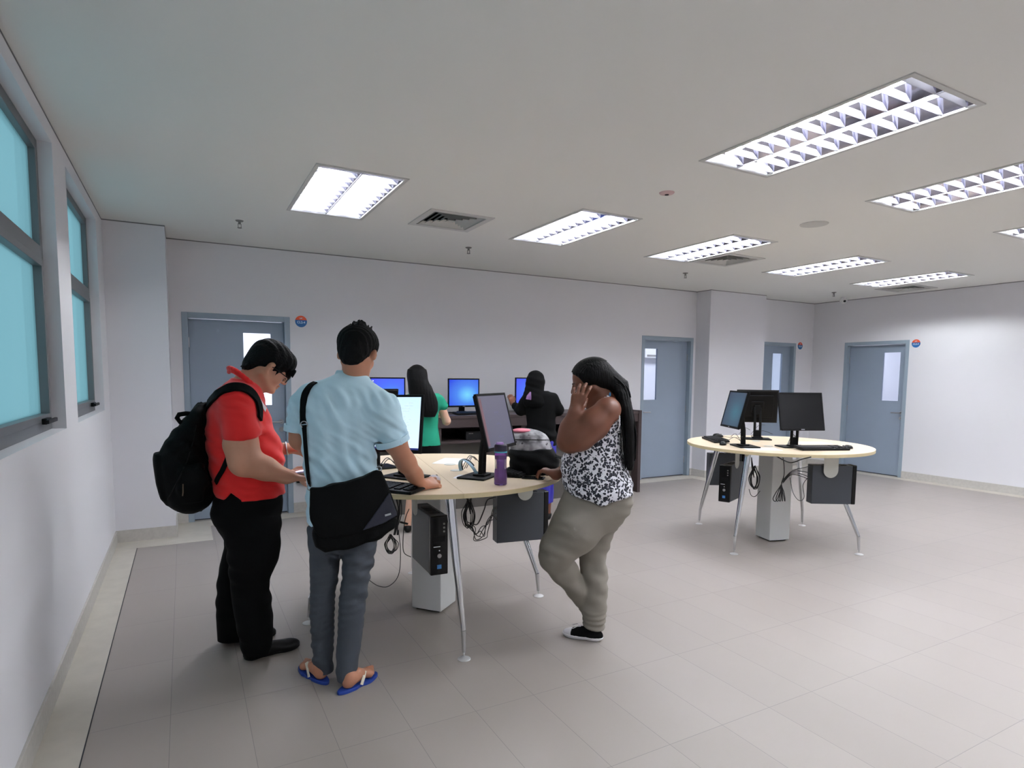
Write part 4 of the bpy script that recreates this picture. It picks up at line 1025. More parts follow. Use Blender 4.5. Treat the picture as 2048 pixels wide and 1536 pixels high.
def leopard():
    m = bpy.data.materials.new('leopard_print_jersey'); m.use_nodes = True; N = m.node_tree.nodes; L = m.node_tree.links; b = N['Principled BSDF']; b.inputs['Roughness'].default_value = .75
    tc = N.new('ShaderNodeTexCoord'); nzt = N.new('ShaderNodeTexNoise'); nzt.inputs['Scale'].default_value = 26
    mxv = N.new('ShaderNodeMix'); mxv.data_type = 'VECTOR'; mxv.inputs['Factor'].default_value = .035
    L.new(tc.outputs['Object'], nzt.inputs['Vector']); L.new(tc.outputs['Object'], mxv.inputs['A']); L.new(nzt.outputs['Color'], mxv.inputs['B'])
    v = N.new('ShaderNodeTexVoronoi'); v.inputs['Scale'].default_value = 66; v.feature = 'F1'; L.new(mxv.outputs['Result'], v.inputs['Vector'])
    n2 = N.new('ShaderNodeTexNoise'); n2.inputs['Scale'].default_value = 70; L.new(tc.outputs['Object'], n2.inputs['Vector'])
    ma = N.new('ShaderNodeMath'); ma.operation = 'MULTIPLY_ADD'; ma.inputs[1].default_value = .5; ma.inputs[2].default_value = -.25; L.new(n2.outputs['Fac'], ma.inputs[0])
    ad = N.new('ShaderNodeMath'); ad.operation = 'ADD'; L.new(v.outputs['Distance'], ad.inputs[0]); L.new(ma.outputs[0], ad.inputs[1])
    cr = N.new('ShaderNodeValToRGB'); e = cr.color_ramp; e.interpolation = 'LINEAR'; e.elements[0].position = 0; e.elements[0].color = lin((120, 124, 140)); e.elements[1].position = 1; e.elements[1].color = lin((226, 226, 232))
    for p, c in ((.12, (110, 114, 132)), (.18, (20, 22, 36)), (.49, (20, 22, 36)), (.56, (226, 226, 232))): q = e.elements.new(p); q.color = lin(c)
    L.new(ad.outputs[0], cr.inputs[0]); L.new(cr.outputs[0], b.inputs['Base Color']); return m
M_leo = leopard()

# =========================================================== person in the red polo shirt
def person_red():
    fr = Frame(520); base = fr.w(fr.Z(510, 1300, 0)); root = empty('person', tuple(base.ravel()), 0, 'person in a red polo shirt and black trousers looking down at a phone, glasses on', 'person')
    V0 = 3.56; Vn, Vf = 3.36, 3.76
    lo = fr.P(405, 700, 3.56); lo = [lo[0]-.02, 3.12, -.02]; hi = [fr.P(615, 700, 3.5)[0]+.03, 3.98, 1.76]
    # ---- body
    S_ = Field(lo, hi, .005)
    hc = fr.P(538, 734, V0); fwd = nz([.80, .10, -.60]); R = basis(fwd, [.6, 0, .8])
    T = head(S_, hc, R, 1.06, 1.12)
    nb = fr.P(487, 775, V0)
    S_.cap(T(-.03, 0, -.05), nb, .062, .070, .03); S_.cap(T(.01, 0, -.085), nb+np.array([.04, 0, -.01]), .045, .055, .03)
    S_.cap(nb+np.array([0, 0, -.08]), fr.P(490, 960, V0), .08, .11, .03)
    for y, vv in ((0, 3.45), (1, 3.68)):
        kx = (503, 470)[y]; ax_ = (512, 462)[y]; ay = (1285, 1262)[y]
        S_.chain([(fr.P(497, 985, vv), .07), (fr.P(kx, 1150, vv), .045), (fr.P(ax_, ay-8, vv), .035)], .03)
        q = fr.P(ax_, ay-8, vv); S_.cap(q, [q[0]+.05, q[1], .045], .03, .018, .02)
    # near arm, holding the phone
    el = fr.P(490, 922, 3.34); wr = fr.P(572, 953, 3.36)
    S_.chain([(fr.P(478, 815, 3.43), .06), (fr.P(482, 860, 3.38), .068), (fr.P(482, 888, 3.36), .080), (el, .074)], .03)
    S_.chain([(el, .076), (fr.P(530, 937, 3.35), .057), (wr, .040)], .035)
    hand(S_, wr, [.95, .05, -.12], [.05, .15, .98], [-.15, .97, .1], [(.75, .9, .5), (.85, .95, .5), (.95, 1.0, .5), (1.05, 1.0, .5)], 1.18, thumb=(.35, .75, .45), thumb2=(-.1, .95, .25))
    # far arm, open hand
    el2 = fr.P(520, 905, 3.74); wr2 = fr.P(572, 897, 3.72)
    S_.chain([(fr.P(480, 815, 3.70), .08), (el2, .058), (wr2, .032)], .03)
    hand(S_, wr2, [.93, .12, -.28], [.15, -.35, -.92], [.25, -.9, .38], [(.25, .35, .2), (.3, .35, .2), (.35, .4, .2), (.4, .4, .2)], 1.0, thumb=(.7, .7, .1), thumb2=(.35, .9, .1))
    S_.mesh('body', fr, M_skinA, root)
    # ---- polo shirt
    C = Field([lo[0]-.02, lo[1], .72], [hi[0], hi[1], 1.62], .006)
    C.loft(sections(fr, [(757, 465, 508, None, .07), (768, 446, 519, None, .12), (782, 431, 524, None, .18), (800, 421, 530, None, .19), (825, 413, 537, None, .185), (850, 410, 546, None, .18),
        (875, 410, 557, None, .18), (892, 411, 564, None, .185), (912, 414, 570, None, .19), (940, 420, 570, None, .19), (965, 426, 569, None, .19), (986, 430, 569, None, .19)], V0, .19), n=2.3)
    C.cap(fr.P(472, 800, 3.42), fr.P(484, 868, 3.36), .090, .090, .04)
    C.cap(fr.P(472, 800, 3.70), fr.P(490, 868, 3.74), .085, .085, .04)
    cy = fr.P(483, 880, 3.36)[2]
    X, Y, Z = C.ax[0][:, None, None], C.ax[1][None, :, None], C.ax[2][None, None, :]
    # trim the near sleeve at its cuff, keep the torso
    keep = Field(C.lo, C.lo+C.h*(C.n-1), C.h)
    keep.loft(sections(fr, [(757, 465, 508, None, .07), (768, 446, 519, None, .12), (800, 421, 530, None, .17), (850, 410, 546, None, .17), (892, 411, 564, None, .185), (940, 420, 570, None, .19), (989, 430, 569, None, .19)], V0, .19), n=2.3)
    sleeve = np.maximum(C.d, (cy-Z+.02*(X-fr.P(483, 880, 3.36)[0])/.1).astype(np.float32)); C.d = np.minimum(sleeve, keep.d[:C.d.shape[0], :C.d.shape[1], :C.d.shape[2]])
    C.ripple([((.3, .1, 1), .09, .0045, 3), ((1, .2, .6), .13, .004, 5), ((.2, 0, 1), .05, .0022, 8)])
    # side vent notch at the hem
    C.rbox(fr.P(464, 1006, 3.36), (.032, .07, .032), basis([1, 0, 1.2], [0, 0, 1]), .002, 0, 's')
    C.mesh('polo_shirt', fr, M_red, root)
    col = Field([lo[0], 3.3, 1.36], [hi[0], 3.82, 1.62], .004)
    ring = []
    for k in range(25):
        t = 2*math.pi*k/24; px = 489+31*math.cos(t); py = 768+24*math.cos(t); ring.append((fr.P(px, py, V0)+np.array([0, .098*math.sin(t), .03*abs(math.sin(t))]), .014))
    for k in range(24): col.cap(ring[k][0], ring[k+1][0], .010, .010, .004); col.cap(ring[k][0]+np.array([-.004, 0, .018]), ring[k+1][0]+np.array([-.004, 0, .018]), .008, .008, .006)
    col.mesh('collar', fr, M_red, root)
    # pale chest stripe beside the strap
    strap('chest_stripe', fr, C, [(512, 790), (520, 800), (527, 812), (532, 820)], .03, .003, M_wht, root, .001, 3.0)
    # ---- trousers
    Tr = Field([lo[0]-.02, 3.1, .03], [hi[0], 4.0, .95], .006)
    Tr.loft(sections(fr, [(972, 436, 566, None, .175), (1000, 424, 567, None, .185), (1018, 419, 563, None, .19), (1040, 424, 561, None, .185), (1060, 440, 560, None, .16), (1085, 452, 556, None, .12)], V0, .18), n=2.3)
    Tr.loft(sections(fr, [(1030, 440, 562, 3.48, .10), (1062, 446, 563, 3.46, .11), (1078, 449, 563, 3.46, .105), (1100, 453, 561, 3.45, .10), (1125, 456, 556, 3.45, .095), (1150, 459, 546, 3.45, .085), (1167, 461, 538, 3.45, .08), (1203, 465, 542, 3.45, .08), (1260, 475, 548, 3.44, .085), (1290, 481, 546, 3.44, .085), (1304, 483, 541, 3.44, .08)], 3.45, .1), n=2.2)
    Tr.loft(sections(fr, [(1030, 436, 540, 3.66, .09), (1062, 448, 540, 3.66, .095), (1090, 448, 530, 3.68, .09), (1135, 437, 515, 3.69, .08), (1170, 433, 500, 3.69, .075), (1208, 431, 500, 3.69, .075), (1250, 433, 515, 3.70, .08), (1277, 435, 520, 3.70, .08)], 3.68, .1), n=2.2)
    Tr.ripple([((.2, .1, 1), .10, .004, 12), ((1, .3, .3), .12, .004, 14)])
    Tr.mesh('trousers', fr, M_blk, root)
    for hx, hy, tx, ty in ((486, 1328, 600, 1296), (441, 1289, 553, 1274)):
        f = Field(np.minimum(fr.Z(hx, hy, 0), fr.Z(tx, ty, 0))-[.08, .1, .01], np.maximum(fr.Z(hx, hy, 0), fr.Z(tx, ty, 0))+[.08, .1, .16], .005)
        a, b_ = fr.Z(hx, hy, 0), fr.Z(tx, ty, 0); a[1] += .03; b_[1] += .03; shoe(f, a, b_, .048, .05, toe_h=.036); f.cut([0, 0, -1], [0, 0, .014]); f.mesh('shoe', fr, M_leather, root)
        g = Field(f.lo, f.lo+f.h*(f.n-1), .005); shoe(g, a-nz(b_-a)*.004, b_+nz(b_-a)*.004, .051, .05, toe_h=.036); g.cut([0, 0, 1], [0, 0, .016]); g.cut([0, 0, -1], [0, 0, .0]); g.mesh('shoe_sole', fr, M_black, root)
    # ---- hair
    Hf = Field(T(0, 0, .03)-.19, T(0, 0, .03)+.19, .004)
    E_ = lambda p, r, k=.02, op='u': Hf.ell(T(*p), np.array(r)*1.06, R, k, op)
    E_((-.016, 0, .045), (.108, .087, .094)); E_((.045, 0, .070), (.060, .076, .054)); E_((.080, 0, .045), (.024, .060, .026)); E_((-.075, 0, -.005), (.045, .072, .07)); E_((-.078, 0, -.04), (.03, .055, .05))
    E_((.085, 0, -.045), (.062, .12, .058), .01, 's'); E_((.03, 0, -.085), (.07, .12, .078), .01, 's')
    for y in (-1, 1): E_((.000, y*.094, -.004), (.030, .032, .040), .006, 's'); Hf.cap(T(.040, y*.072, .01), T(.040, y*.070, -.018), .009, .004, .006)
    for i in range(26):
        a = i*2.4; z_ = .04+.006*(i % 9); q = T(.09+.012*math.cos(a), -.07+.14*((i*.37) % 1), .055-.02*((i*.61) % 1)); Hf.cap(q, q+R@np.array([.010, 0, -.034]), .009, .003, .006)
    for i in range(14):
        q = T(-.09+.012*(i % 3), -.06+.12*i/13, -.05); Hf.cap(q, q+R@np.array([-.012, 0, -.03]), .009, .003, .006)
    Hf.ripple([((.2, 1, .1), .022, .0022, 31), ((.7, 1, -.4), .035, .002, 33)])
    Hf.mesh('hair', fr, M_hairs, root)
    # ---- glasses, brow, watch
    g = B(); w_ = lambda p: tuple(fr.w(T(*p)).ravel())
    for y in (-1, 1):
        pts = [w_((.106+.004*math.cos(a), y*(.034)+.024*math.cos(a), -.002+.017*math.sin(a))) for a in [2*math.pi*k/20 for k in range(21)]]
        g.ring_tube(pts, .0024, 8, False); g.ring_tube([w_((.104, y*.058, .004)), w_((.09, y*.074, .008)), w_((.03, y*.085, .010)), w_((.0, y*.087, .008)), w_((-.012, y*.086, -.008))], .0026, 8)
    g.ring_tube([w_((.112, -.011, .002)), w_((.115, 0, .004)), w_((.112, .011, .002))], .002, 8)
    g.build('glasses', M_blackg, root, world=True, smooth=60)
    g = B()
    for y in (-1, 1): g.ring_tube([w_((.099, y*.014, .022)), w_((.100, y*.03, .028)), w_((.090, y*.048, .024))], [.002, .0034, .0018], 8)
    g.build('eyebrow', M_hair, root, world=True)
    g = B()
    for y in (-1, 1): g.ring_tube([w_((.093, y*.018, .000)), w_((.096, y*.032, -.003)), w_((.088, y*.045, .0))], [.0014, .0022, .0014], 8)
    g.build('eyelashes', M_hair, root, world=True)
    g = B(); pts = []
    dW = nz(wr2-el2); a1 = nz(np.cross(dW, [0, 0, 1])); a2 = np.cross(dW, a1); cw = wr2-dW*-.005
    pts = [tuple(fr.w(cw+a1*.036*math.cos(2*math.pi*k/20)+a2*.036*math.sin(2*math.pi*k/20)).ravel()) for k in range(21)]
    g.ring_tube(pts, .0055, 8, False); g.build('wrist_watch', M_steel, root, world=True, smooth=60)
    # ---- phone in the near hand
    pc_ = wr+np.array([.095, .035, .020])
    r = empty('mobile_phone', tuple(fr.w(pc_).ravel()), -fr.a, 'phone with a pale lilac screen held by the person in the red polo shirt', 'phone')
    Rp = Matrix.Rotation(rad(-6), 3, 'Y')
    B().box((0.01, 0, 0), (.135, .068, .009), Rp).build('body', mat('lilac_phone', (196, 186, 214), .3), r, bevel=.003)
    B().box(Rp @ Vector((0.01, 0, .005)), (.115, .06, .0015), Rp).build('screen', mat('phone_screen', (180, 176, 210), .2, emit=(200, 196, 230), estr=.5), r)
    # ---- backpack
    rb = empty('backpack', tuple(fr.w(fr.P(370, 1015, V0)).ravel()), 0, 'bulky black backpack on the back of the person in the red polo shirt', 'backpack')
    P_ = Field([fr.P(300, 900, 3.5)[0]-.03, 3.30, .68], [fr.P(436, 900, 3.56)[0]+.03, 3.86, 1.47], .006)
    P_.loft(sections(fr, [(806, 397, 414, None, .05), (820, 383, 415, None, .10), (838, 368, 415, None, .13), (858, 348, 414, None, .15), (878, 332, 412, None, .155), (895, 322, 412, None, .16), (915, 316, 416, None, .16), (938, 317, 421, None, .16),
        (962, 320, 428, None, .16), (988, 326, 429, None, .155), (1004, 336, 425, None, .14), (1016, 350, 414, None, .11), (1023, 366, 400, None, .07)], V0, .16), n=2.6)
    P_.loft(sections(fr, [(905, 310, 345, None, .11), (916, 308, 350, None, .125), (938, 311, 350, None, .125), (962, 315, 350, None, .125), (990, 323, 352, None, .12), (1006, 334, 360, None, .09)], V0-.0, .12), .008, n=3.2)
    P_.loft(sections(fr, [(925, 358, 408, 3.44, .05), (940, 352, 414, 3.43, .055), (975, 350, 414, 3.43, .055), (1000, 356, 408, 3.45, .045)], 3.43, .05), .008, n=3)
    P_.ripple([((1, .2, .5), .07, .005, 41), ((.3, 1, 1), .1, .006, 42), ((-.6, .3, 1), .045, .0025, 44)])
    P_.mesh('main_bag', fr, M_blkn, rb)
    w3 = lambda px, py, v: tuple(fr.w(fr.P(px, py, v)).ravel())
    B().ring_tube([w3(388, 828, 3.5), w3(372, 827, 3.49), w3(358, 829, 3.49), w3(354, 836, 3.49), w3(360, 844, 3.49), w3(376, 846, 3.5)], .012, 10).build('side_flap', M_blkn, rb, world=True, smooth=60)
    B().ring_tube([w3(411, 812, 3.56), w3(402, 807, 3.56), w3(395, 811, 3.56), w3(393, 822, 3.56)], .010, 10).build('grab_handle', M_blkn, rb, world=True, smooth=60)
    B().ring_tube([w3(366, 968, 3.365), w3(366, 985, 3.36), w3(365, 992, 3.36)], .0025, 6).build('zip_pull', mat('brown_cord', (96, 78, 60), .7), rb, world=True)
    z_ = []
    for k in range(15):
        t = k/14.; p = surf(fr, P_, 335+58*math.sin(t*1.4)+0, 1000-150*t, .002, 3.0)
        if p is not None: z_.append(tuple(fr.w(p).ravel()))
    if len(z_) > 3: B().ring_tube(z_, .003, 6).build('zip', M_black, rb, world=True)
    allf = Field(C.lo, C.lo+C.h*(C.n-1), C.h); allf.d = C.d
    strap('shoulder_strap', fr, allf, [(413, 812), (424, 797), (437, 785), (452, 777), (468, 773), (484, 774), (498, 780), (509, 790), (517, 803), (521, 820), (520, 838)], .048, .014, M_blkn, rb, .002, 3.0)
    strap('strap_webbing', fr, allf, [(459, 908), (452, 925), (444, 942), (436, 955), (431, 966)], .026, .006, M_blkn, rb, .002, 3.0)
    return fr, C

# =========================================================== person in the pale blue shirt
def person_blue():
    fr = Frame(690); base = fr.w(fr.Z(665, 1350, 0)); root = empty('person', tuple(base.ravel()), 0, 'person in a pale blue shirt seen from behind, hand on a mouse, blue flip flops', 'person')
    V0 = 3.10
    u0, u1 = fr.P(570, 900, 3.1)[0]-.04, fr.P(890, 950, 3.4)[0]+.03
    S_ = Field([u0, 2.78, -.01], [u1, 3.55, 1.80], .005)
    hc = fr.P(716, 708, 3.10); fwd = nz([.36, .86, -.34]); R = basis(fwd, [.12, .25, .95])
    T = head(S_, hc, R, 1.0, 1.0)
    for y in (-1, 1): S_.ell(T(-.012, y*.089, -.008), (.009, .014, .029), R, .006); S_.ell(T(-.002, y*.095, -.006), (.008, .008, .017), R, .003, 's')
    nb = fr.P(706, 768, 3.13)
    S_.cap(T(-.02, 0, -.06), nb, .056, .058, .03); S_.cap(nb, fr.P(695, 800, 3.12), .055, .055, .03)
    S_.cap(fr.P(690, 815, V0), fr.P(690, 960, V0), .08, .09, .03); S_.cap(fr.P(645, 812, V0), fr.P(740, 812, V0), .055, .055, .03)
    # right arm down to the mouse
    wr = fr.Z(843, 970, .950); el = fr.P(812, 925, 3.13)
    S_.chain([(fr.P(765, 815, 3.05), .05), (fr.P(786, 870, 3.07), .052), (fr.P(790, 884, 3.08), .054), (el, .047)], .03); S_.chain([(el, .049), ((el*.45+wr*.55), .040), (wr, .027)], .03)
    hd_ = fr.Z(884, 962, .950)-wr; hd_[2] = .002
    hd = nz(hd_); hn = nz([.15, .62, -.77]); hn = nz(hn-hd*float(hn@hd)); tt = nz(np.cross(hd, hn)); tt = tt if tt[2] > 0 else -tt
    hand(S_, wr, hd, hn, tt, [(.25, .55, .4), (.35, .65, .45), (.5, .75, .45), (.6, .8, .45)], 1.15, thumb=(.45, .8, .35), thumb2=(.1, .9, .3), spread=.2)
    # left arm, hanging forward
    el2 = fr.P(598, 880, 3.14); wr2 = fr.P(640, 930, 3.33)
    S_.chain([(fr.P(618, 812, 3.1), .045), (fr.P(596, 850, 3.13), .042), (el2, .042)], .03); S_.chain([(el2, .042), (wr2, .028)], .03)
    hand(S_, wr2, [.6, .75, -.1], [0, .2, -.98], [.78, -.6, -.1], [(.4, .5, .3)]*4, .98)
    # legs
    for (kx, ax_, ay, vv) in ((646, 646, 1330, 3.12), (712, 692, 1345, 3.03)):
        S_.chain([(fr.P(kx+6, 1000, vv), .06), (fr.P(kx+2, 1160, vv), .042), (fr.P(ax_, ay, vv), .034)], .03)
    feet = []
    for hx, hy, tx, ty in ((648, 1352, 603, 1323), (687, 1371, 750, 1337)):
        a, b_ = fr.Z(hx, hy, .035), fr.Z(tx, ty, .035); d = nz(b_-a); side = nz(np.cross([0, 0, 1], d)); inn = side if hx > 660 else -side
        S_.cap(fr.P(646 if hx < 660 else 692, 1330 if hx < 660 else 1345, 3.12 if hx < 660 else 3.03), a+d*.04+np.array([0, 0, .03]), .038, .034, .03)
        S_.cap(a+d*.03+np.array([0, 0, .002]), a+d*.09+np.array([0, 0, .018]), .030, .028, .02); S_.cap(a+d*.09+np.array([0, 0, .018]), b_-d*.05, .028, .018, .02); S_.cap(b_-d*.055+side*.02, b_-d*.055-side*.02, .020, .018, .02)
        for i, (o, r_) in enumerate(((.030, .013), (.014, .0095), (.001, .009), (-.012, .0085), (-.024, .008))):
            q = b_-d*(.028+.006*i)+inn*o; S_.cap(q, q+d*(.035-.004*i)-np.array([0, 0, .004]), r_, r_*.85, .004)
        feet.append((a, b_, d, side, inn))
    S_.cut([0, 0, -1], [0, 0, .018])
    S_.mesh('body', fr, M_skinB, root)
    for a, b_, d, side, inn in feet:
        L_ = np.linalg.norm(b_-a); c0 = np.array([a[0], a[1], 0])
        pts = []
        for k in range(40):
            t = 2*math.pi*k/40; x = math.cos(t); y = math.sin(t); wdt = .048 if x > 0 else .039
            pts.append(((x*.5+.5)*(L_+.045)-.035, y*wdt*(1-.12*(1 if abs(x) < .3 else 0))))
        M4 = Matrix.Identity(4); wd = fr.w(d).ravel(); ws = fr.w(side).ravel(); w0 = fr.w(c0).ravel()
        M4 = Matrix(((wd[0], ws[0], 0, w0[0]), (wd[1], ws[1], 0, w0[1]), (0, 0, 1, 0.0), (0, 0, 0, 1)))
        fo = B().prism(pts, .016, M4).build('flip_flop', M_rubber, root, world=True, bevel=.003)
        post = b_-d*.05+inn*.006; post[2] = .04
        for sgn in (-1, 1):
            B().ribbon([tuple(fr.w(post+np.array([0, 0, .008])).ravel()), tuple(fr.w(post-d*.035+side*sgn*.022+np.array([0, 0, .022])).ravel()), tuple(fr.w(a+d*.10+side*sgn*.034+np.array([0, 0, .012])).ravel()), tuple(fr.w(a+d*.08+side*sgn*.038+np.array([0, 0, -.02])).ravel())],
                       [(0, 0, 1), tuple(fr.w(side*sgn*.5+np.array([0, 0, .8])).ravel()), tuple(fr.w(side*sgn).ravel()), tuple(fr.w(side*sgn).ravel())], .019, .004).build('strap', M_strapw, fo, world=True)
    # ---- T-shirt
    C = Field([u0-.01, 2.80, .76], [fr.P(830, 900, 3.2)[0]+.02, 3.45, 1.56], .006)
    C.loft(sections(fr, [(744, 679, 727, 3.12, .050), (749, 670, 734, 3.11, .066), (756, 654, 741, 3.105, .080), (765, 632, 742, None, .092), (775, 617, 755, None, .105), (788, 606, 768, None, .115), (805, 601, 772, None, .125), (830, 600, 768, None, .13), (860, 601, 759, None, .13),
        (880, 602, 753, None, .13), (905, 605, 751, None, .13), (938, 609, 756, None, .135), (960, 611, 758, None, .14), (990, 613, 758, None, .14), (1020, 613, 757, None, .14), (1041, 611, 756, None, .14)], V0, .13), n=2.5)
    body = C.d.copy()
    C.chain([(fr.P(738, 798, 3.08), .066), (fr.P(767, 821, 3.04), .078), (fr.P(788, 886, 3.06), .078)], .05)
    C.chain([(fr.P(625, 793, 3.10), .07), (fr.P(607, 812, 3.11), .062), (fr.P(594, 866, 3.13), .056)], .045)
    X, Y, Z = C.ax[0][:, None, None], C.ax[1][None, :, None], C.ax[2][None, None, :]
    def cutd(n_, pt): return ((X-pt[0])*n_[0]+(Y-pt[1])*n_[1]+(Z-pt[2])*n_[2]).astype(np.float32)
    n1 = nz(fr.P(796, 908, 3.07)-fr.P(776, 850, 3.05)); n2 = nz(fr.P(592, 866, 3.13)-fr.P(597, 820, 3.12))
    arms = np.maximum(C.d, np.maximum(cutd(n1, fr.P(786, 887, 3.06)), cutd(n2, fr.P(594, 862, 3.13))))
    C.d = np.minimum(arms, body)
    C.ripple([((.95, .1, .30), .085, .0075, 51), ((.9, .2, .45), .05, .004, 53), ((.45, .1, .9), .10, .005, 55), ((.6, 0, .8), .035, .0018, 57)], lo=C.lo, hi=[C.lo[0]+3, C.lo[1]+3, fr.P(690, 758, V0)[2]])
    C.mesh('tee_shirt', fr, M_aqua, root)
    for cpt, nn, r0 in ((fr.P(786, 885, 3.06), n1, .082), (fr.P(594, 861, 3.13), n2, .059)):
        a1 = nz(np.cross(nn, [0, 1, .2])); a2 = np.cross(nn, a1); pts = [tuple(fr.w(cpt-nn*.012+a1*r0*math.cos(2*math.pi*k/32)+a2*r0*math.sin(2*math.pi*k/32)).ravel()) for k in range(33)]
        nr = [tuple(fr.w(a1*math.cos(2*math.pi*k/32)+a2*math.sin(2*math.pi*k/32)).ravel()) for k in range(33)]
        B().ribbon(pts, nr, .030, .008).build('sleeve_cuff', M_aqua, root, world=True, smooth=60)
    ng = B(); pts = []; nr = []
    for k in range(33):
        t = 2*math.pi*k/32; p = fr.P(703+31*math.cos(t), 748+3*math.cos(t), 3.12)+np.array([0, .062*math.sin(t), -.004*math.sin(t)]); pts.append(tuple(fr.w(p).ravel())); nr.append(tuple(fr.w([math.cos(t), math.sin(t), .5]).ravel()))
    ng.ribbon(pts, nr, .020, .005); ng.build('neckband', M_aqua, root, world=True, smooth=60)
    # ---- jeans
    J = Field([fr.P(605, 1000, 3.1)[0]-.04, 2.80, .035], [fr.P(765, 1000, 3.1)[0]+.04, 3.42, .98], .006)
    J.loft(sections(fr, [(975, 622, 752, None, .115), (1000, 619, 756, None, .125), (1040, 618, 758, None, .13), (1075, 618, 757, None, .12), (1095, 622, 752, None, .09)], 3.10, .12), n=2.4)
    J.loft(sections(fr, [(1050, 617, 690, 3.11, .10), (1080, 618, 688, 3.12, .10), (1104, 620, 683, 3.12, .095), (1140, 618, 679, 3.12, .085), (1160, 620, 676, 3.12, .078), (1182, 620, 671, 3.12, .075), (1234, 619, 669, 3.12, .075), (1286, 624, 668, 3.12, .072), (1338, 629, 667, 3.12, .07), (1352, 632, 667, 3.11, .068)], 3.12, .08), n=2.1)
    J.loft(sections(fr, [(1050, 678, 758, 3.08, .10), (1080, 683, 756, 3.06, .10), (1104, 685, 751, 3.05, .095), (1130, 684, 746, 3.04, .088), (1156, 682, 741, 3.04, .08), (1195, 678, 733, 3.03, .076), (1234, 676, 729, 3.02, .075), (1260, 675, 726, 3.02, .073), (1312, 672, 719, 3.02, .07), (1345, 670, 715, 3.01, .068), (1366, 672, 708, 3.0, .062)], 3.04, .08), n=2.1)
    J.ripple([((.3, .2, 1), .07, .005, 61), ((1, .2, .4), .1, .004, 63), ((-.3, .1, 1), .035, .0022, 65)])
    J.mesh('jeans', fr, M_jean, root)
    # ---- hair
    Hf = Field(T(0, 0, .03)-.17, T(0, 0, .03)+.18, .004)
    E_ = lambda p, r, k=.02, op='u': Hf.ell(T(*p), np.array(r), R, k, op)
    E_((-.018, 0, .050), (.106, .100, .090)); E_((-.055, 0, -.002), (.056, .080, .056)); E_((-.066, 0, -.042), (.032, .062, .030)); E_((-.07, 0, -.068), (.02, .042, .016)); E_((.06, 0, .075), (.05, .07, .045))
    E_((.085, 0, -.04), (.06, .12, .062), .01, 's')
    for y in (-1, 1): E_((.0, y*.096, -.012), (.040, .030, .036), .008, 's')
    rn = random.Random(9)
    for i in range(70):
        a = rn.uniform(0, 6.28); b_ = rn.uniform(.15, 1.0); q = T(-.02+.085*math.cos(a)*b_, .07*math.sin(a)*b_, .048+.086*math.sqrt(max(0, 1-b_*b_*.9))); dr = R@np.array([rn.uniform(-.02, .01), rn.uniform(-.018, .018), .03]); Hf.cap(q, q+dr*rn.uniform(.6, 1.0), .010, .0028, .008)
    Hf.ripple([((.2, 1, .1), .02, .002, 71), ((1, .3, .4), .03, .002, 73)])
    Hf.mesh('hair', fr, M_hairs, root)
    # ---- shoulder bag
    rb = empty('messenger_bag', tuple(fr.w(fr.P(700, 1100, 2.92)).ravel()), 0, 'black and navy messenger bag hanging behind the person in the pale blue shirt', 'bag')
    uz = lambda pts, v: [(lambda p: (p[0], p[2]))(fr.P(x, y, v)) for x, y in pts]
    bend = lambda u, z: .05*((u-fr.P(700, 1000, 2.9)[0])/.22)**2*.6
    Bg = Field([fr.P(605, 1000, 2.9)[0]-.03, 2.74, .66], [fr.P(805, 1000, 2.9)[0]+.03, 3.06, 1.10], .005)
    Bg.plate(uz([(618, 978), (650, 975), (690, 967), (728, 956), (750, 943), (762, 944), (772, 962), (782, 992), (794, 1025), (798, 1045), (790, 1060), (764, 1077), (725, 1091), (687, 1101), (650, 1104), (632, 1094), (624, 1070), (619, 1020)], 2.88), 2.905, .045, .025, bend=bend)
    Bg.ripple([((.4, 0, 1), .16, .006, 81), ((1, 0, .3), .2, .005, 82)])
    Bg.mesh('main_bag', fr, M_blkn, rb)
    Fl = Field(Bg.lo, Bg.lo+Bg.h*(Bg.n-1), .005)
    Fl.plate(uz([(617, 976), (650, 973.5), (690, 965), (728, 954), (752, 940), (763, 943), (773, 962), (784, 993), (795, 1026), (797, 1036), (770, 1050), (735, 1062), (700, 1072), (660, 1078), (640, 1075), (627, 1064), (621, 1040), (618, 1010)], 2.86), 2.856, .009, .006, bend=bend)
    Fl.ripple([((.4, 0, 1), .16, .004, 81)])
    Fl.mesh('flap', fr, M_blkn, rb)
    Nv = Field(Bg.lo, Bg.lo+Bg.h*(Bg.n-1), .004)
    Nv.plate(uz([(779, 986), (794, 1026), (795, 1034), (768, 1048), (724, 1062), (748, 1030)], 2.846), 2.846, .004, .002, bend=bend)
    Nv.mesh('corner_panel', fr, M_navy, rb)
    lp = [fr.P(770, 1031, 2.851), fr.P(782, 1027.5, 2.853)]
    B().ribbon([tuple(fr.w(p+np.array([0, 0, 0])).ravel()) for p in lp], [tuple(fr.w([0, -1, .1]).ravel())]*2, .009, .004).build('logo_tag', mat('silver_logo', (190, 195, 195), .3, .6), rb, world=True)
    strap('shoulder_strap', fr, C, [(631, 764), (622, 769), (615, 778), (609, 790), (606, 808), (605, 830), (607, 848)], .034, .006, M_blkn, rb, .003, 2.6)
    strap('strap_webbing', fr, C, [(608, 850), (610, 880), (613, 920), (616, 955), (619, 972)], .024, .005, M_blkn, rb, .008, 2.6)
    g = B()
    for px, py, rr_ in ((608, 849, .015), (620, 975, .013), (758, 938, .013)):
        p = surf(fr, C, px, py, .012, 2.6)
        if p is None: p = fr.P(px, py, 2.95)
        g.ring_tube([tuple(fr.w(p+np.array([rr_*math.cos(a), 0, rr_*math.sin(a)])).ravel()) for a in [2*math.pi*k/16 for k in range(17)]], .0028, 8, False)
    g.build('buckle_ring', M_metal, rb, world=True, smooth=60)

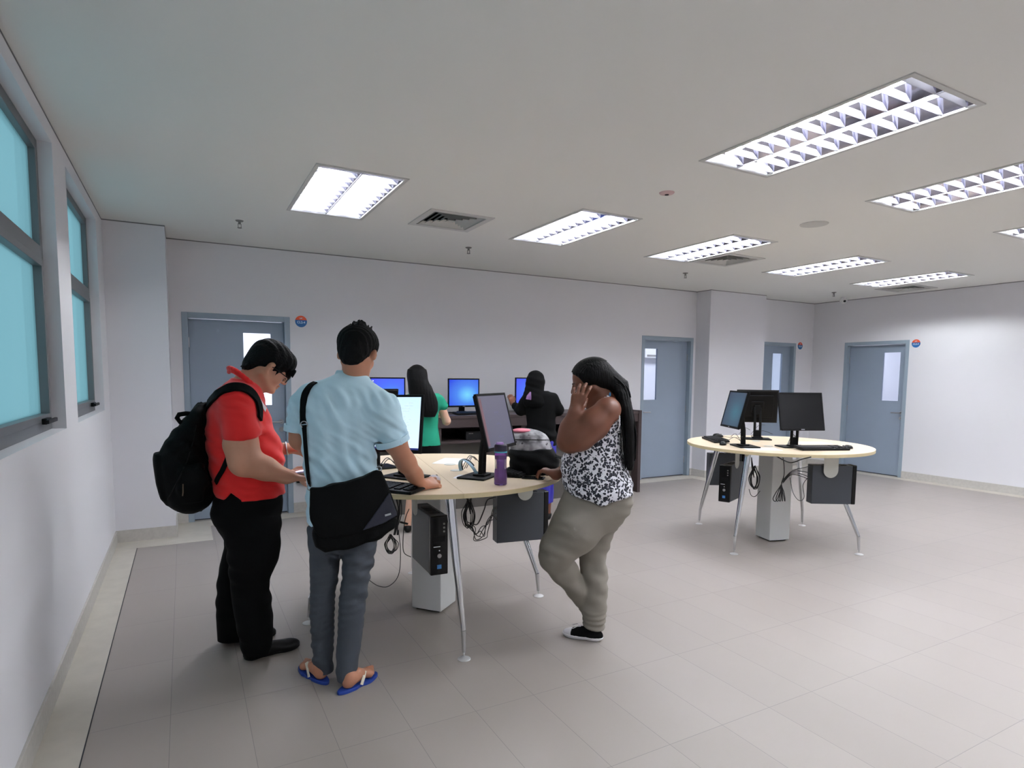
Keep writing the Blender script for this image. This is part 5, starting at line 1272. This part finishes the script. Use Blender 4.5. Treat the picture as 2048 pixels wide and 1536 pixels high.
# =========================================================== person in the leopard print top
def person_leopard():
    fr = Frame(1190); base = fr.w(fr.Z(1185, 1275, 0)); root = empty('person', tuple(base.ravel()), 0, 'person in a leopard print sleeveless top with long braids, cheek resting on one hand', 'person')
    V0 = 3.50
    u0, u1 = fr.P(1062, 900, 3.6)[0]-.06, fr.P(1275, 900, 3.5)[0]+.03
    S_ = Field([u0, 3.10, -.01], [u1, 4.0, 1.70], .005)
    hc = fr.P(1178, 766, V0); fwd = nz([-.93, -.08, -.34]); R = basis(fwd, [-.34, 0, .94])
    T = head(S_, hc, R, .98, 1.1, ears=False)
    nb = fr.P(1214, 806, V0)
    S_.cap(T(-.03, 0, -.04), nb, .060, .072, .03); S_.cap(T(.015, 0, -.09), nb+np.array([-.05, 0, -.03]), .050, .066, .03)
    S_.cap(fr.P(1218, 818, 3.38), fr.P(1218, 818, 3.62), .062, .062, .04); S_.cap(nb+np.array([0, 0, -.08]), fr.P(1195, 950, V0), .08, .12, .04)
    # near arm bent up to the cheek
    el = fr.P(1139, 878, 3.345); wr = fr.P(1149, 825, 3.320)
    S_.chain([(fr.P(1212, 824, 3.355), .070), (fr.P(1186, 850, 3.335), .080), (fr.P(1160, 872, 3.335), .076), (el, .066)], .04)
    S_.chain([(fr.P(1138, 884, 3.345), .062), (fr.P(1140, 856, 3.35), .052), (wr, .035)], .03)
    hd1 = nz([.24, .06, .95]); hn1 = nz([.05, .99, -.1]); hn1 = nz(hn1-hd1*float(hn1@hd1)); ht1 = nz(np.cross(hd1, hn1)); ht1 = ht1 if ht1[0] > 0 else -ht1
    hand(S_, wr, hd1, hn1, ht1, [(.30, .55, .4), (.33, .55, .4), (.38, .55, .4), (.45, .55, .4)], 1.08, thumb=(.3, .6, .9), thumb2=(.0, .8, .8), spread=.3, k=.012)
    # far arm reaching for the mouse
    wr2 = fr.Z(1112, 950, .955); el2 = fr.P(1185, 905, 3.74)
    S_.chain([(fr.P(1218, 824, 3.66), .068), (el2, .058)], .04); S_.chain([(el2, .055), (wr2, .030)], .03)
    tgt = fr.Z(1076, 946, .955)-wr2; hd = nz([tgt[0], tgt[1], 0]); 
    hand(S_, wr2+np.array([0, 0, .004]), hd+np.array([0, 0, .22]), [0, 0, -1.], -nz(np.cross([0, 0, 1.], hd)), [(.55, .5, .3), (.6, .5, .3), (.65, .5, .3), (.7, .5, .3)], .98, thumb=(.7, .6, .3), thumb2=(.2, .9, .3), spread=.1)
    # legs
    S_.chain([(fr.P(1188, 1010, 3.44), .09), (fr.P(1114, 1106, 3.38), .055), (fr.P(1170, 1206, 3.52), .036)], .03)
    S_.chain([(fr.P(1190, 1010, 3.56), .09), (fr.P(1186, 1130, 3.54), .055), (fr.P(1188, 1244, 3.50), .036)], .03)
    q = fr.P(1188, 1244, 3.50); S_.cap(q, [q[0]-.05, q[1]+.01, .045], .03, .018, .02)
    S_.cut([0, 0, -1], [0, 0, .02])
    S_.mesh('body', fr, M_skinC, root)
    # ---- tank top
    C = Field([fr.P(1115, 900, 3.5)[0]-.02, 3.2, .80], [fr.P(1275, 900, 3.5)[0]+.02, 3.86, 1.46], .005)
    C.loft(sections(fr, [(812, 1212, 1238, None, .115), (826, 1196, 1242, None, .135), (842, 1176, 1243, None, .145), (860, 1158, 1243, None, .15), (880, 1142, 1244, None, .155), (895, 1131, 1245, None, .165), (908, 1126, 1246, None, .17), (932, 1121, 1252, None, .185),
        (954, 1123, 1262, None, .20), (970, 1127, 1267, None, .212), (984, 1131, 1266, None, .215), (1001, 1140, 1263, None, .215)], V0, .16), n=2.2)
    C.cut(nz([-.26, 0, -1]), fr.P(1150, 982, 3.5))
    C.cut(nz([.24, 0, -1]), fr.P(1245, 988, 3.5))
    C.ripple([((.1, 0, 1), .07, .004, 91), ((.5, .2, .9), .045, .0025, 93)])
    C.mesh('sleeveless_top', fr, M_leo, root)
    g = B()
    arc = [(1209, 795, 3.36), (1220, 797, 3.345), (1230, 806, 3.335), (1236, 820, 3.33), (1239, 838, 3.33), (1238, 854, 3.33), (1230, 866, 3.335), (1218, 872, 3.34), (1206, 876, 3.35)]
    pts = [tuple(fr.w(fr.P(x, y, v+.01)).ravel()) for x, y, v in arc]
    q = cable(pts, .0035); g.add(q.v, q.f); g.build('white_piping', M_wht, root, world=True, smooth=60)
    st = [(1212, 796, 3.40), (1222, 800, 3.40), (1233, 811, 3.41), (1240, 826, 3.42), (1243, 845, 3.42), (1243, 865, 3.42)]
    B().ribbon([tuple(fr.w(fr.P(x, y, v)).ravel()) for x, y, v in st], [tuple(fr.w(n_).ravel()) for n_ in ([.3, -.4, .9], [.5, -.4, .8], [.8, -.4, .4], [.9, -.4, .1], [.9, -.4, 0], [.9, -.4, 0])], .085, .006).build('shoulder_strap', M_leo, root, world=True, smooth=60)
    st = [(1212, 796, 3.60), (1224, 800, 3.60), (1235, 811, 3.59), (1241, 826, 3.58), (1243, 845, 3.58)]
    B().ribbon([tuple(fr.w(fr.P(x, y, v)).ravel()) for x, y, v in st], [tuple(fr.w(n_).ravel()) for n_ in ([.3, .4, .9], [.5, .4, .8], [.8, .4, .4], [.9, .4, .1], [.9, .4, 0])], .07, .006).build('shoulder_strap', M_leo, root, world=True, smooth=60)
    # ---- trousers
    Tr = Field([fr.P(1070, 1000, 3.4)[0]-.03, 3.15, .05], [fr.P(1275, 1000, 3.5)[0]+.02, 3.86, .95], .006)
    Tr.loft(sections(fr, [(962, 1130, 1263, None, .165), (985, 1128, 1266, None, .175), (1004, 1119, 1266, None, .18), (1022, 1112, 1260, None, .18), (1040, 1112, 1246, None, .17), (1056, 1122, 1234, None, .14)], V0, .17), n=2.2)
    Tr.chain([(fr.P(1180, 1016, 3.44), .140), (fr.P(1150, 1058, 3.39), .138), (fr.P(1118, 1096, 3.37), .104), (fr.P(1109, 1113, 3.37), .088)], .04)
    Tr.chain([(fr.P(1108, 1116, 3.38), .080), (fr.P(1128, 1142, 3.41), .078), (fr.P(1152, 1176, 3.47), .062), (fr.P(1172, 1208, 3.53), .050)], .02)
    Tr.loft(sections(fr, [(1035, 1150, 1240, 3.56, .12), (1052, 1150, 1236, 3.57, .12), (1066, 1151, 1228, 3.56, .11), (1090, 1153, 1220, 3.55, .105), (1110, 1156, 1213, 3.54, .09), (1130, 1159, 1213, 3.53, .085), (1150, 1163, 1216, 3.52, .088), (1175, 1164, 1216, 3.51, .085), (1205, 1164, 1214, 3.50, .075), (1228, 1164, 1213, 3.49, .07), (1256, 1168, 1208, 3.49, .065)], 3.5, .1), .015, n=2.1)
    Tr.ripple([((.2, .1, 1), .06, .003, 95), ((.6, .2, .8), .10, .0035, 96)])
    Tr.ripple([((.1, 0, 1), .03, .006, 98)], lo=[u0, 3.1, .05], hi=[u1, 3.9, .20])
    Tr.mesh('trousers', fr, M_taupe, root)
    # ---- canvas shoes
    def sneaker(heel, toe, lift=0., nm='canvas_shoe'):
        a, b_ = np.array(heel), np.array(toe); a[2] = b_[2] = 0; d = nz(b_-a); R_ = basis(d, [0, 0, 1]); L_ = np.linalg.norm(b_-a)
        lo_ = np.minimum(a, b_)-[.08, .09, .01]; hi_ = np.maximum(a, b_)+[.08, .09, .14]
        f = Field(lo_, hi_, .004); shoe(f, a, b_, .043, .045, toe_h=.030); f.cut([0, 0, -1], [0, 0, .02]); f.cut(d, b_-d*.055); so = f.mesh('canvas_shoe', fr, M_blk, root)
        f = Field(lo_, hi_, .004); shoe(f, a, b_, .0435, .045, toe_h=.031); f.cut([0, 0, -1], [0, 0, .02]); f.cut(-d, b_-d*.055); f.cut([0, 0, 1], [0, 0, .06]); f.mesh('toe_cap', fr, M_wht, so)
        f = Field(lo_, hi_, .004); shoe(f, a-d*.004, b_+d*.005, .047, .045, toe_h=.032); f.cut([0, 0, 1], [0, 0, .026]); f.cut([0, 0, -1], [0, 0, .0]); f.mesh('rubber_sole', fr, M_wht, so)
        m_ = a+d*L_*.55+np.array([0, 0, .07]); g = B()
        for s_ in (-1, 1): g.ring_tube([tuple(fr.w(m_).ravel()), tuple(fr.w(m_+np.array([-.02, s_*.02, .008])).ravel()), tuple(fr.w(m_+np.array([-.05, s_*.03, -.004])).ravel())], .0022, 6)
        g.build('laces', M_wht, so, world=True)
    sneaker(fr.Z(1206, 1283, 0), fr.Z(1126, 1270, 0))
    # raised foot crossed behind
    a, b_ = fr.P(1190, 1215, 3.62), fr.Z(1186, 1240, .02); b_[1] = 3.66
    f = Field(np.minimum(a, b_)-[.08, .1, .04], np.maximum(a, b_)+[.08, .1, .08], .005); f.cap(a, b_+np.array([0, 0, .05]), .042, .036, .02); f.cap(b_+np.array([0, 0, .05]), b_+np.array([.02, .04, .03]), .036, .03, .02); f.cut([0, 0, -1], [0, 0, .004]); f.mesh('canvas_shoe', fr, M_blk, root)
    # ---- hair: swept back braids
    Hf = Field([fr.P(1140, 900, 3.5)[0]-.05, 3.3, .85], [fr.P(1285, 900, 3.5)[0], 3.72, 1.70], .005)
    E_ = lambda p, r, k=.02, op='u': Hf.ell(T(*p), np.array(r)*.98, R, k, op)
    E_((-.02, 0, .045), (.104, .090, .092)); E_((-.05, 0, .02), (.09, .088, .085)); E_((-.07, 0, -.01), (.06, .07, .06)); Hf.cap(T(-.08, 0, .03), fr.P(1236, 772, 3.5), .07, .055, .04)
    E_((.108, 0, -.002), (.078, .16, .088), .01, 's'); E_((.09, 0, -.05), (.085, .16, .08), .01, 's'); E_((.04, 0, -.115), (.085, .16, .075), .012, 's')
    Hf.loft(sections(fr, [(765, 1222, 1252, 3.50, .05), (785, 1227, 1259, 3.47, .06), (813, 1236, 1264, 3.44, .06), (840, 1243, 1268, 3.43, .06), (870, 1247, 1270, 3.43, .055), (902, 1248, 1270, 3.43, .05), (928, 1252, 1268, 3.43, .045), (940, 1254, 1266, 3.43, .03)], 3.45, .05), .03)
    Hf.ripple([((.1, 1, .1), .02, .003, 101), ((.8, .3, .1), .018, .002, 103)])
    Hf.mesh('hair', fr, M_hair, root)
    rn = random.Random(5); g = B()
    for i in range(60):
        t = i/59.; x0_ = 1236+16*rn.random(); vv = 3.50-.05*math.sin(t*9); x1_ = 1250+rn.uniform(-4, 22); yb__ = rn.uniform(895, 938); sp = rn.uniform(-1, 1)
        pts = [fr.P(1218+rn.uniform(-6, 8), 750+rn.uniform(-8, 22), 3.5+.05*sp), fr.P(x0_, 778+rn.uniform(-10, 6), 3.48+.05*sp), fr.P((x0_*.4+x1_*.6)+rn.uniform(-1, 5), 820+rn.uniform(-6, 6), 3.44+.05*sp), fr.P(x1_+rn.uniform(-2, 2), 870, 3.43+.045*sp), fr.P(x1_*.7+1262*.3+rn.uniform(-3, 2), yb__, 3.43+.04*sp)]
        q = cable([tuple(fr.w(p).ravel()) for p in pts], .0042); g.add(q.v, q.f)
    for i in range(34):
        # cornrows running back over the crown
        y_ = -.085+.17*i/33.; pts = []
        for k in range(7):
            a = rad(30)+rad(125)*k/6.; rr_ = math.sqrt(max(.02, 1-(y_/.095)**2)); pts.append(T(-.02+.107*math.cos(a)*rr_*1.0-.02*(k/6.), y_*(1-.3*k/6.), .045+.094*math.sin(a)*rr_))
        q = cable([tuple(fr.w(p).ravel()) for p in pts], .0045); g.add(q.v, q.f)
    g.build('braids', M_hair, root, world=True, smooth=60)
    q = cable([tuple(fr.w(fr.P(x, y, v)).ravel()) for x, y, v in ((1238, 765, 3.46), (1250, 770, 3.45), (1258, 782, 3.44), (1261, 795, 3.43))], .004); q.build('loose_braid', M_hair, root, world=True, smooth=60)
    w_ = lambda p: tuple(fr.w(T(*p)).ravel()); g = B()
    for y in (1,): g.ring_tube([w_((.094, y*.018, .022)), w_((.094, y*.03, .027)), w_((.083, y*.046, .024))], [.0018, .003, .0018], 8)
    g.build('eyebrow', M_hair, root, world=True); g = B()
    for y in (1,): g.ring_tube([w_((.088, y*.020, .003)), w_((.090, y*.032, .001)), w_((.083, y*.044, .002))], [.0014, .0024, .0014], 8)
    g.build('eyelashes', M_hair, root, world=True)
    B().ell(tuple(fr.w(fr.P(1220, 789, 3.43)).ravel()), (.006, .006, .013), 10).build('earring', mat('turquoise', (70, 150, 210), .3), root, world=True, smooth=60)

# =========================================================== two people at the back desk
def person_green():
    fr = Frame(850); V0 = 5.95; base = fr.w(np.array([fr.P(850, 900, V0)[0], V0, 0])); root = empty('person', tuple(base.ravel()), 0, 'person with long straight black hair in a green shirt at the back desk', 'person')
    c = fr.P(850, 900, V0)[0]
    S_ = Field([c-.32, 5.6, -.01], [c+.32, 6.55, 1.66], .008)
    hc = fr.P(834, 756, V0); R = basis([-.05, .95, -.25], [0, 0, 1]); T = head(S_, hc, R, .95, 1., k=.02)
    S_.cap(hc-np.array([0, 0, .05]), fr.P(846, 790, V0), .05, .06); S_.cap(fr.P(836, 803, V0), fr.P(866, 803, V0), .045, .045); S_.cap(fr.P(850, 810, V0), fr.P(855, 900, V0), .065, .08)
    for s_, sx_ in ((1, 876), (-1, 822)):
        e = fr.P(893, 842, 6.0) if s_ > 0 else fr.P(812, 842, 6.05); wq = np.array([fr.P(884, 838, 6.3)[0], 6.36, 1.14]) if s_ > 0 else np.array([fr.P(826, 838, 6.3)[0], 6.36, 1.14])
        S_.chain([(fr.P(sx_, 796, V0), .045), (e, .040), (wq, .026)], .02); hand(S_, wq, [0, 1, -.1], [0, 0, -1], [-s_, 0, 0], [(.3, .4, .3)]*4, .9)
        fx = c+.09 if s_ > 0 else c-.17; S_.chain([(fr.P(857+s_*12-5, 905, V0), .06), (np.array([(fx+c)/2+s_*.03, V0, .48]), .055), (np.array([fx, V0, .10]), .036)], .03); S_.cap([fx, V0, .06], [fx, V0+.14, .035], .034, .028)
    S_.mesh('body', fr, M_skinD, root)
    C = Field([c-.3, 5.6, .7], [c+.3, 6.3, 1.45], .008)
    C.loft(sections(fr, [(784, 838, 862, None, .06), (790, 826, 875, None, .09), (800, 822, 880, None, .10), (830, 824, 877, None, .105), (855, 826, 876, None, .10), (875, 828, 879, None, .11), (890, 827, 881, None, .12)], V0, .1))
    C.chain([(fr.P(874, 796, V0), .052), (fr.P(886, 812, 5.97), .052)], .03); C.chain([(fr.P(824, 796, V0), .052), (fr.P(814, 814, 5.98), .052)], .03)
    C.ripple([((.4, 0, 1), .1, .006, 111)]); C.mesh('tee_shirt', fr, M_green, root)
    Tr = Field([c-.3, 5.6, .35], [c+.3, 6.3, .9], .008)
    Tr.loft(sections(fr, [(880, 830, 878, None, .11), (900, 828, 882, None, .12), (925, 828, 882, None, .12)], V0, .1)); Tr.chain([(fr.P(842, 925, V0), .095), (fr.P(840, 960, V0), .085)], .02); Tr.chain([(fr.P(868, 925, V0), .095), (fr.P(870, 960, V0), .085)], .02)
    Tr.mesh('shorts', fr, M_blk, root)
    for fx in (c-.17, c+.09):
        f = Field([fx-.1, 5.8, -.01], [fx+.1, 6.3, .2], .007); shoe(f, [fx, V0-.07, 0], [fx, V0+.18, 0], .042, .03); f.cut([0, 0, -1], [0, 0, 0]); f.mesh('shoe', fr, M_black, root)
    Hf = Field([c-.32, 5.62, 1.05], [c+.3, 6.25, 1.68], .007)
    Hf.ell(hc+np.array([0, -.015, .03]), (.092, .11, .10)); Hf.loft(sections(fr, [(740, 816, 852, 5.92, .10), (760, 815, 856, 5.90, .10), (785, 817, 869, 5.86, .07), (805, 824, 876, 5.84, .05), (822, 838, 876, 5.83, .04), (834, 846, 870, 5.83, .03)], 5.9, .06), .03)
    Hf.ell(T(.10, 0, -.05), (.07, .07, .08), k=.01, op='s'); Hf.ripple([((1, .3, .05), .03, .003, 113), ((1, .3, .05), .014, .0012, 114)]); Hf.mesh('hair', fr, M_hair, root)

def person_hijab():
    fr = Frame(1072); V0 = 6.45; c = fr.P(1080, 900, V0)[0]; base = fr.w(np.array([c, V0, 0])); root = empty('person', tuple(base.ravel()), 0, 'person in a black headscarf, black top and long blue skirt at the back desk', 'person')
    S_ = Field([c-.42, 6.1, -.01], [c+.36, 7.1, 1.66], .009)
    hc = fr.P(1071, 766, V0); R = basis([-.2, .95, -.2], [0, 0, 1]); T = head(S_, hc, R, .95)
    S_.cap(hc-np.array([0, 0, .05]), fr.P(1080, 795, V0), .05, .07); S_.cap(fr.P(1058, 803, V0), fr.P(1100, 803, V0), .045, .045); S_.cap(fr.P(1082, 810, V0), fr.P(1085, 900, V0), .07, .10)
    e1, w1 = fr.P(1038, 818, 6.5), fr.P(1025, 807, 6.62); S_.chain([(fr.P(1055, 795, V0), .045), (e1, .04), (w1, .026)], .02); hand(S_, w1, [-.25, .5, .75], [-.3, .9, -.2], [.9, .3, .2], [(.6, .7, .4)]*4, .9)
    e2, w2 = fr.P(1118, 818, 6.48), np.array([fr.P(1108, 825, 6.7)[0], 6.85, 1.14]); S_.chain([(fr.P(1104, 796, V0), .045), (e2, .04), (w2, .026)], .02); hand(S_, w2, [0, 1, -.1], [0, 0, -1], [-1, 0, 0], [(.3, .4, .3)]*4, .9)
    for s_ in (-1, 1): S_.chain([([c+s_*.09, V0, .85], .07), ([c+s_*.09, V0, .48], .055), ([c+s_*.09, V0, .08], .035)], .03); S_.cap([c+s_*.09, V0, .05], [c+s_*.1, V0+.14, .03], .032, .026)
    S_.mesh('body', fr, M_skinC, root)
    C = Field([c-.42, 6.1, .6], [c+.38, 7.05, 1.5], .008)
    C.loft(sections(fr, [(781, 1060, 1096, None, .08), (788, 1050, 1108, None, .11), (805, 1048, 1114, None, .12), (830, 1052, 1112, None, .12), (850, 1054, 1111, None, .125), (870, 1054, 1114, None, .14), (890, 1054, 1112, None, .14)], V0, .12))
    C.chain([(fr.P(1054, 796, V0), .06), (fr.P(1042, 820, 6.48), .058), (fr.P(1030, 812, 6.58), .04)], .03); C.chain([(fr.P(1106, 796, V0), .06), (fr.P(1117, 820, 6.46), .055), (fr.P(1112, 826, 6.62), .04)], .03)
    C.ripple([((.3, 0, 1), .12, .006, 121)]); C.mesh('long_sleeve_top', fr, M_blk, root)
    Sk = Field([c-.35, 6.1, .06], [c+.35, 6.85, .95], .009)
    Sk.loft(sections(fr, [(880, 1056, 1112, None, .14), (920, 1055, 1112, None, .15), (960, 1058, 1108, None, .15), (1003, 1062, 1106, None, .15)], V0, .14)); Sk.ripple([((1, .4, .1), .09, .008, 123)]); Sk.mesh('long_skirt', fr, mat('royal_blue_cloth', (40, 36, 150), .7), root)
    Hf = Field([c-.38, 6.1, 1.1], [c+.3, 6.75, 1.66], .008)
    Hf.ell(hc+np.array([.0, -.01, .022]), (.098, .115, .115)); Hf.loft(sections(fr, [(762, 1053, 1088, 6.43, .09), (780, 1049, 1088, 6.42, .10), (793, 1045, 1092, 6.42, .12), (806, 1046, 1096, 6.42, .12), (814, 1050, 1094, 6.42, .10)], 6.4, .1), .03)
    Hf.ripple([((.3, .2, 1), .06, .003, 125)]); Hf.mesh('headscarf', fr, M_blk, root)
    q = [fr.P(1061, 784, 6.30), fr.P(1058, 793, 6.285), fr.P(1057, 799, 6.28)]
    B().ribbon([tuple(fr.w(p).ravel()) for p in q], [tuple(fr.w([0, -1, .1]).ravel())]*3, [.012, .05, .055], .006).build('scarf_end', mat('mauve_cloth', (120, 84, 130), .7), root, world=True)
    for s_ in (-1, 1):
        f = Field([c+s_*.09-.1, 6.3, -.01], [c+s_*.09+.1, 6.8, .2], .008); shoe(f, [c+s_*.09, V0-.07, 0], [c+s_*.1, V0+.18, 0], .042, .03); f.cut([0, 0, -1], [0, 0, 0]); f.mesh('shoe', fr, M_black, root)

# =========================================================== patterned backpack on the near table
def table_bag():
    fr = Frame(1070); V0 = 3.93; rb = empty('backpack', tuple(fr.w(fr.Z(1070, 930, .92)).ravel()), 0, 'grey patterned backpack with a pink top lying on the near table', 'backpack')
    z0 = .921
    F1 = Field([fr.P(1005, 900, V0)[0]-.05, 3.66, .90], [fr.P(1125, 900, V0)[0]+.05, 4.26, 1.26], .005)
    F1.loft(sections(fr, [(858, 1035, 1062, 3.96, .05), (861, 1026, 1078, 3.96, .08), (868, 1020, 1091, 3.95, .11), (876, 1018, 1098, 3.95, .13), (886, 1017, 1101, 3.94, .14), (896, 1018, 1104, 3.94, .145), (904, 1020, 1106, 3.93, .15)], V0, .14), .01, n=2.3)
    F1.ripple([((.3, 0, 1), .09, .004, 131)])
    m = bpy.data.materials.new('grey_floral_nylon'); m.use_nodes = True; N = m.node_tree.nodes; L = m.node_tree.links; b = N['Principled BSDF']; b.inputs['Roughness'].default_value = .6
    tc = N.new('ShaderNodeTexCoord'); v = N.new('ShaderNodeTexVoronoi'); v.inputs['Scale'].default_value = 24; n = N.new('ShaderNodeTexNoise'); n.inputs['Scale'].default_value = 14; L.new(tc.outputs['Object'], v.inputs[0]); L.new(tc.outputs['Object'], n.inputs[0])
    c1 = N.new('ShaderNodeValToRGB'); c1.color_ramp.elements[0].color = lin((70, 68, 72)); c1.color_ramp.elements[1].color = lin((176, 174, 178)); c1.color_ramp.elements[0].position = .35; c1.color_ramp.elements[1].position = .62; L.new(n.outputs['Fac'], c1.inputs[0])
    c2 = N.new('ShaderNodeValToRGB'); c2.color_ramp.elements[0].color = (0, 0, 0, 1); c2.color_ramp.elements[1].color = (1, 1, 1, 1); c2.color_ramp.elements[0].position = .12; c2.color_ramp.elements[1].position = .2; L.new(v.outputs['Distance'], c2.inputs[0])
    mx = N.new('ShaderNodeMix'); mx.data_type = 'RGBA'; mx.inputs['A'].default_value = lin((60, 52, 58)); L.new(c2.outputs[0], mx.inputs['Factor']); L.new(c1.outputs[0], mx.inputs['B']); L.new(mx.outputs['Result'], b.inputs['Base Color'])
    F1.mesh('upper_panel', fr, m, rb)
    F2 = Field(F1.lo, F1.lo+F1.h*(F1.n-1), .005)
    F2.loft(sections(fr, [(895, 1018, 1106, 3.93, .15), (905, 1017, 1112, 3.92, .165), (915, 1018, 1117, 3.91, .17), (924, 1020, 1119, 3.90, .17)], V0, .16)+[(z0, fr.P(1069, 920, 3.9)[0], 3.90, fr.P(1118, 920, 3.9)[0]-fr.P(1069, 920, 3.9)[0], .165)], .01, n=2.8)
    F2.ripple([((.3, .2, 1), .08, .005, 133), ((1, .5, .2), .1, .005, 134)]); F2.cut([0, 0, -1], [0, 0, z0]); F2.mesh('lower_panel', fr, M_blkn, rb)
    pk = []
    for k in range(9):
        p = surf(fr, F1, 1024+8*k-(0 if k < 8 else 4), 862+.0*k+(k*k)*.18, .003, 3.5)
        if p is not None: pk.append(p)
    F3 = Field(F1.lo, F1.lo+F1.h*(F1.n-1), .004); F3.ell(fr.P(1043, 861, 3.93), (.065, .07, .014), k=0); F3.mesh('pink_trim', fr, mat('pink_nylon', (222, 120, 140), .6), rb)
    zz = []
    for k in range(12):
        p = surf(fr, F1, 1022+7*k, 879+.1*k, .003, 3.5)
        if p is not None: zz.append(tuple(fr.w(p).ravel()))
    B().ring_tube(zz, .0028, 6).build('zip', M_black, rb, world=True)
    B().ribbon([tuple(fr.w(fr.P(x, y, v)).ravel()) for x, y, v in ((1098, 905, 3.86), (1112, 912, 3.82), (1128, 918, 3.74), (1140, 921, 3.72))], [tuple(fr.w([0, -.5, .9]).ravel())]*4, .02, .004).build('strap', M_blkn, rb, world=True)

person_red(); person_blue(); person_leopard(); person_green(); person_hijab(); table_bag()

# ------------------------------------------------------------------ daylight outside the windows, exposure
W = bpy.data.worlds.new('world'); SC.world = W; W.use_nodes = True
W.node_tree.nodes['Background'].inputs[0].default_value = lin((206, 220, 234)); W.node_tree.nodes['Background'].inputs[1].default_value = .6
SC.view_settings.view_transform = 'Standard'; SC.view_settings.look = 'None'; SC.view_settings.gamma = 1; SC.view_settings.use_curve_mapping = False
SC.view_settings.exposure = 1.75
SC.cycles.use_denoising = True; SC.cycles.max_bounces = 7; SC.cycles.use_adaptive_sampling = True; SC.cycles.adaptive_threshold = .025; SC.cycles.sample_clamp_indirect = 6
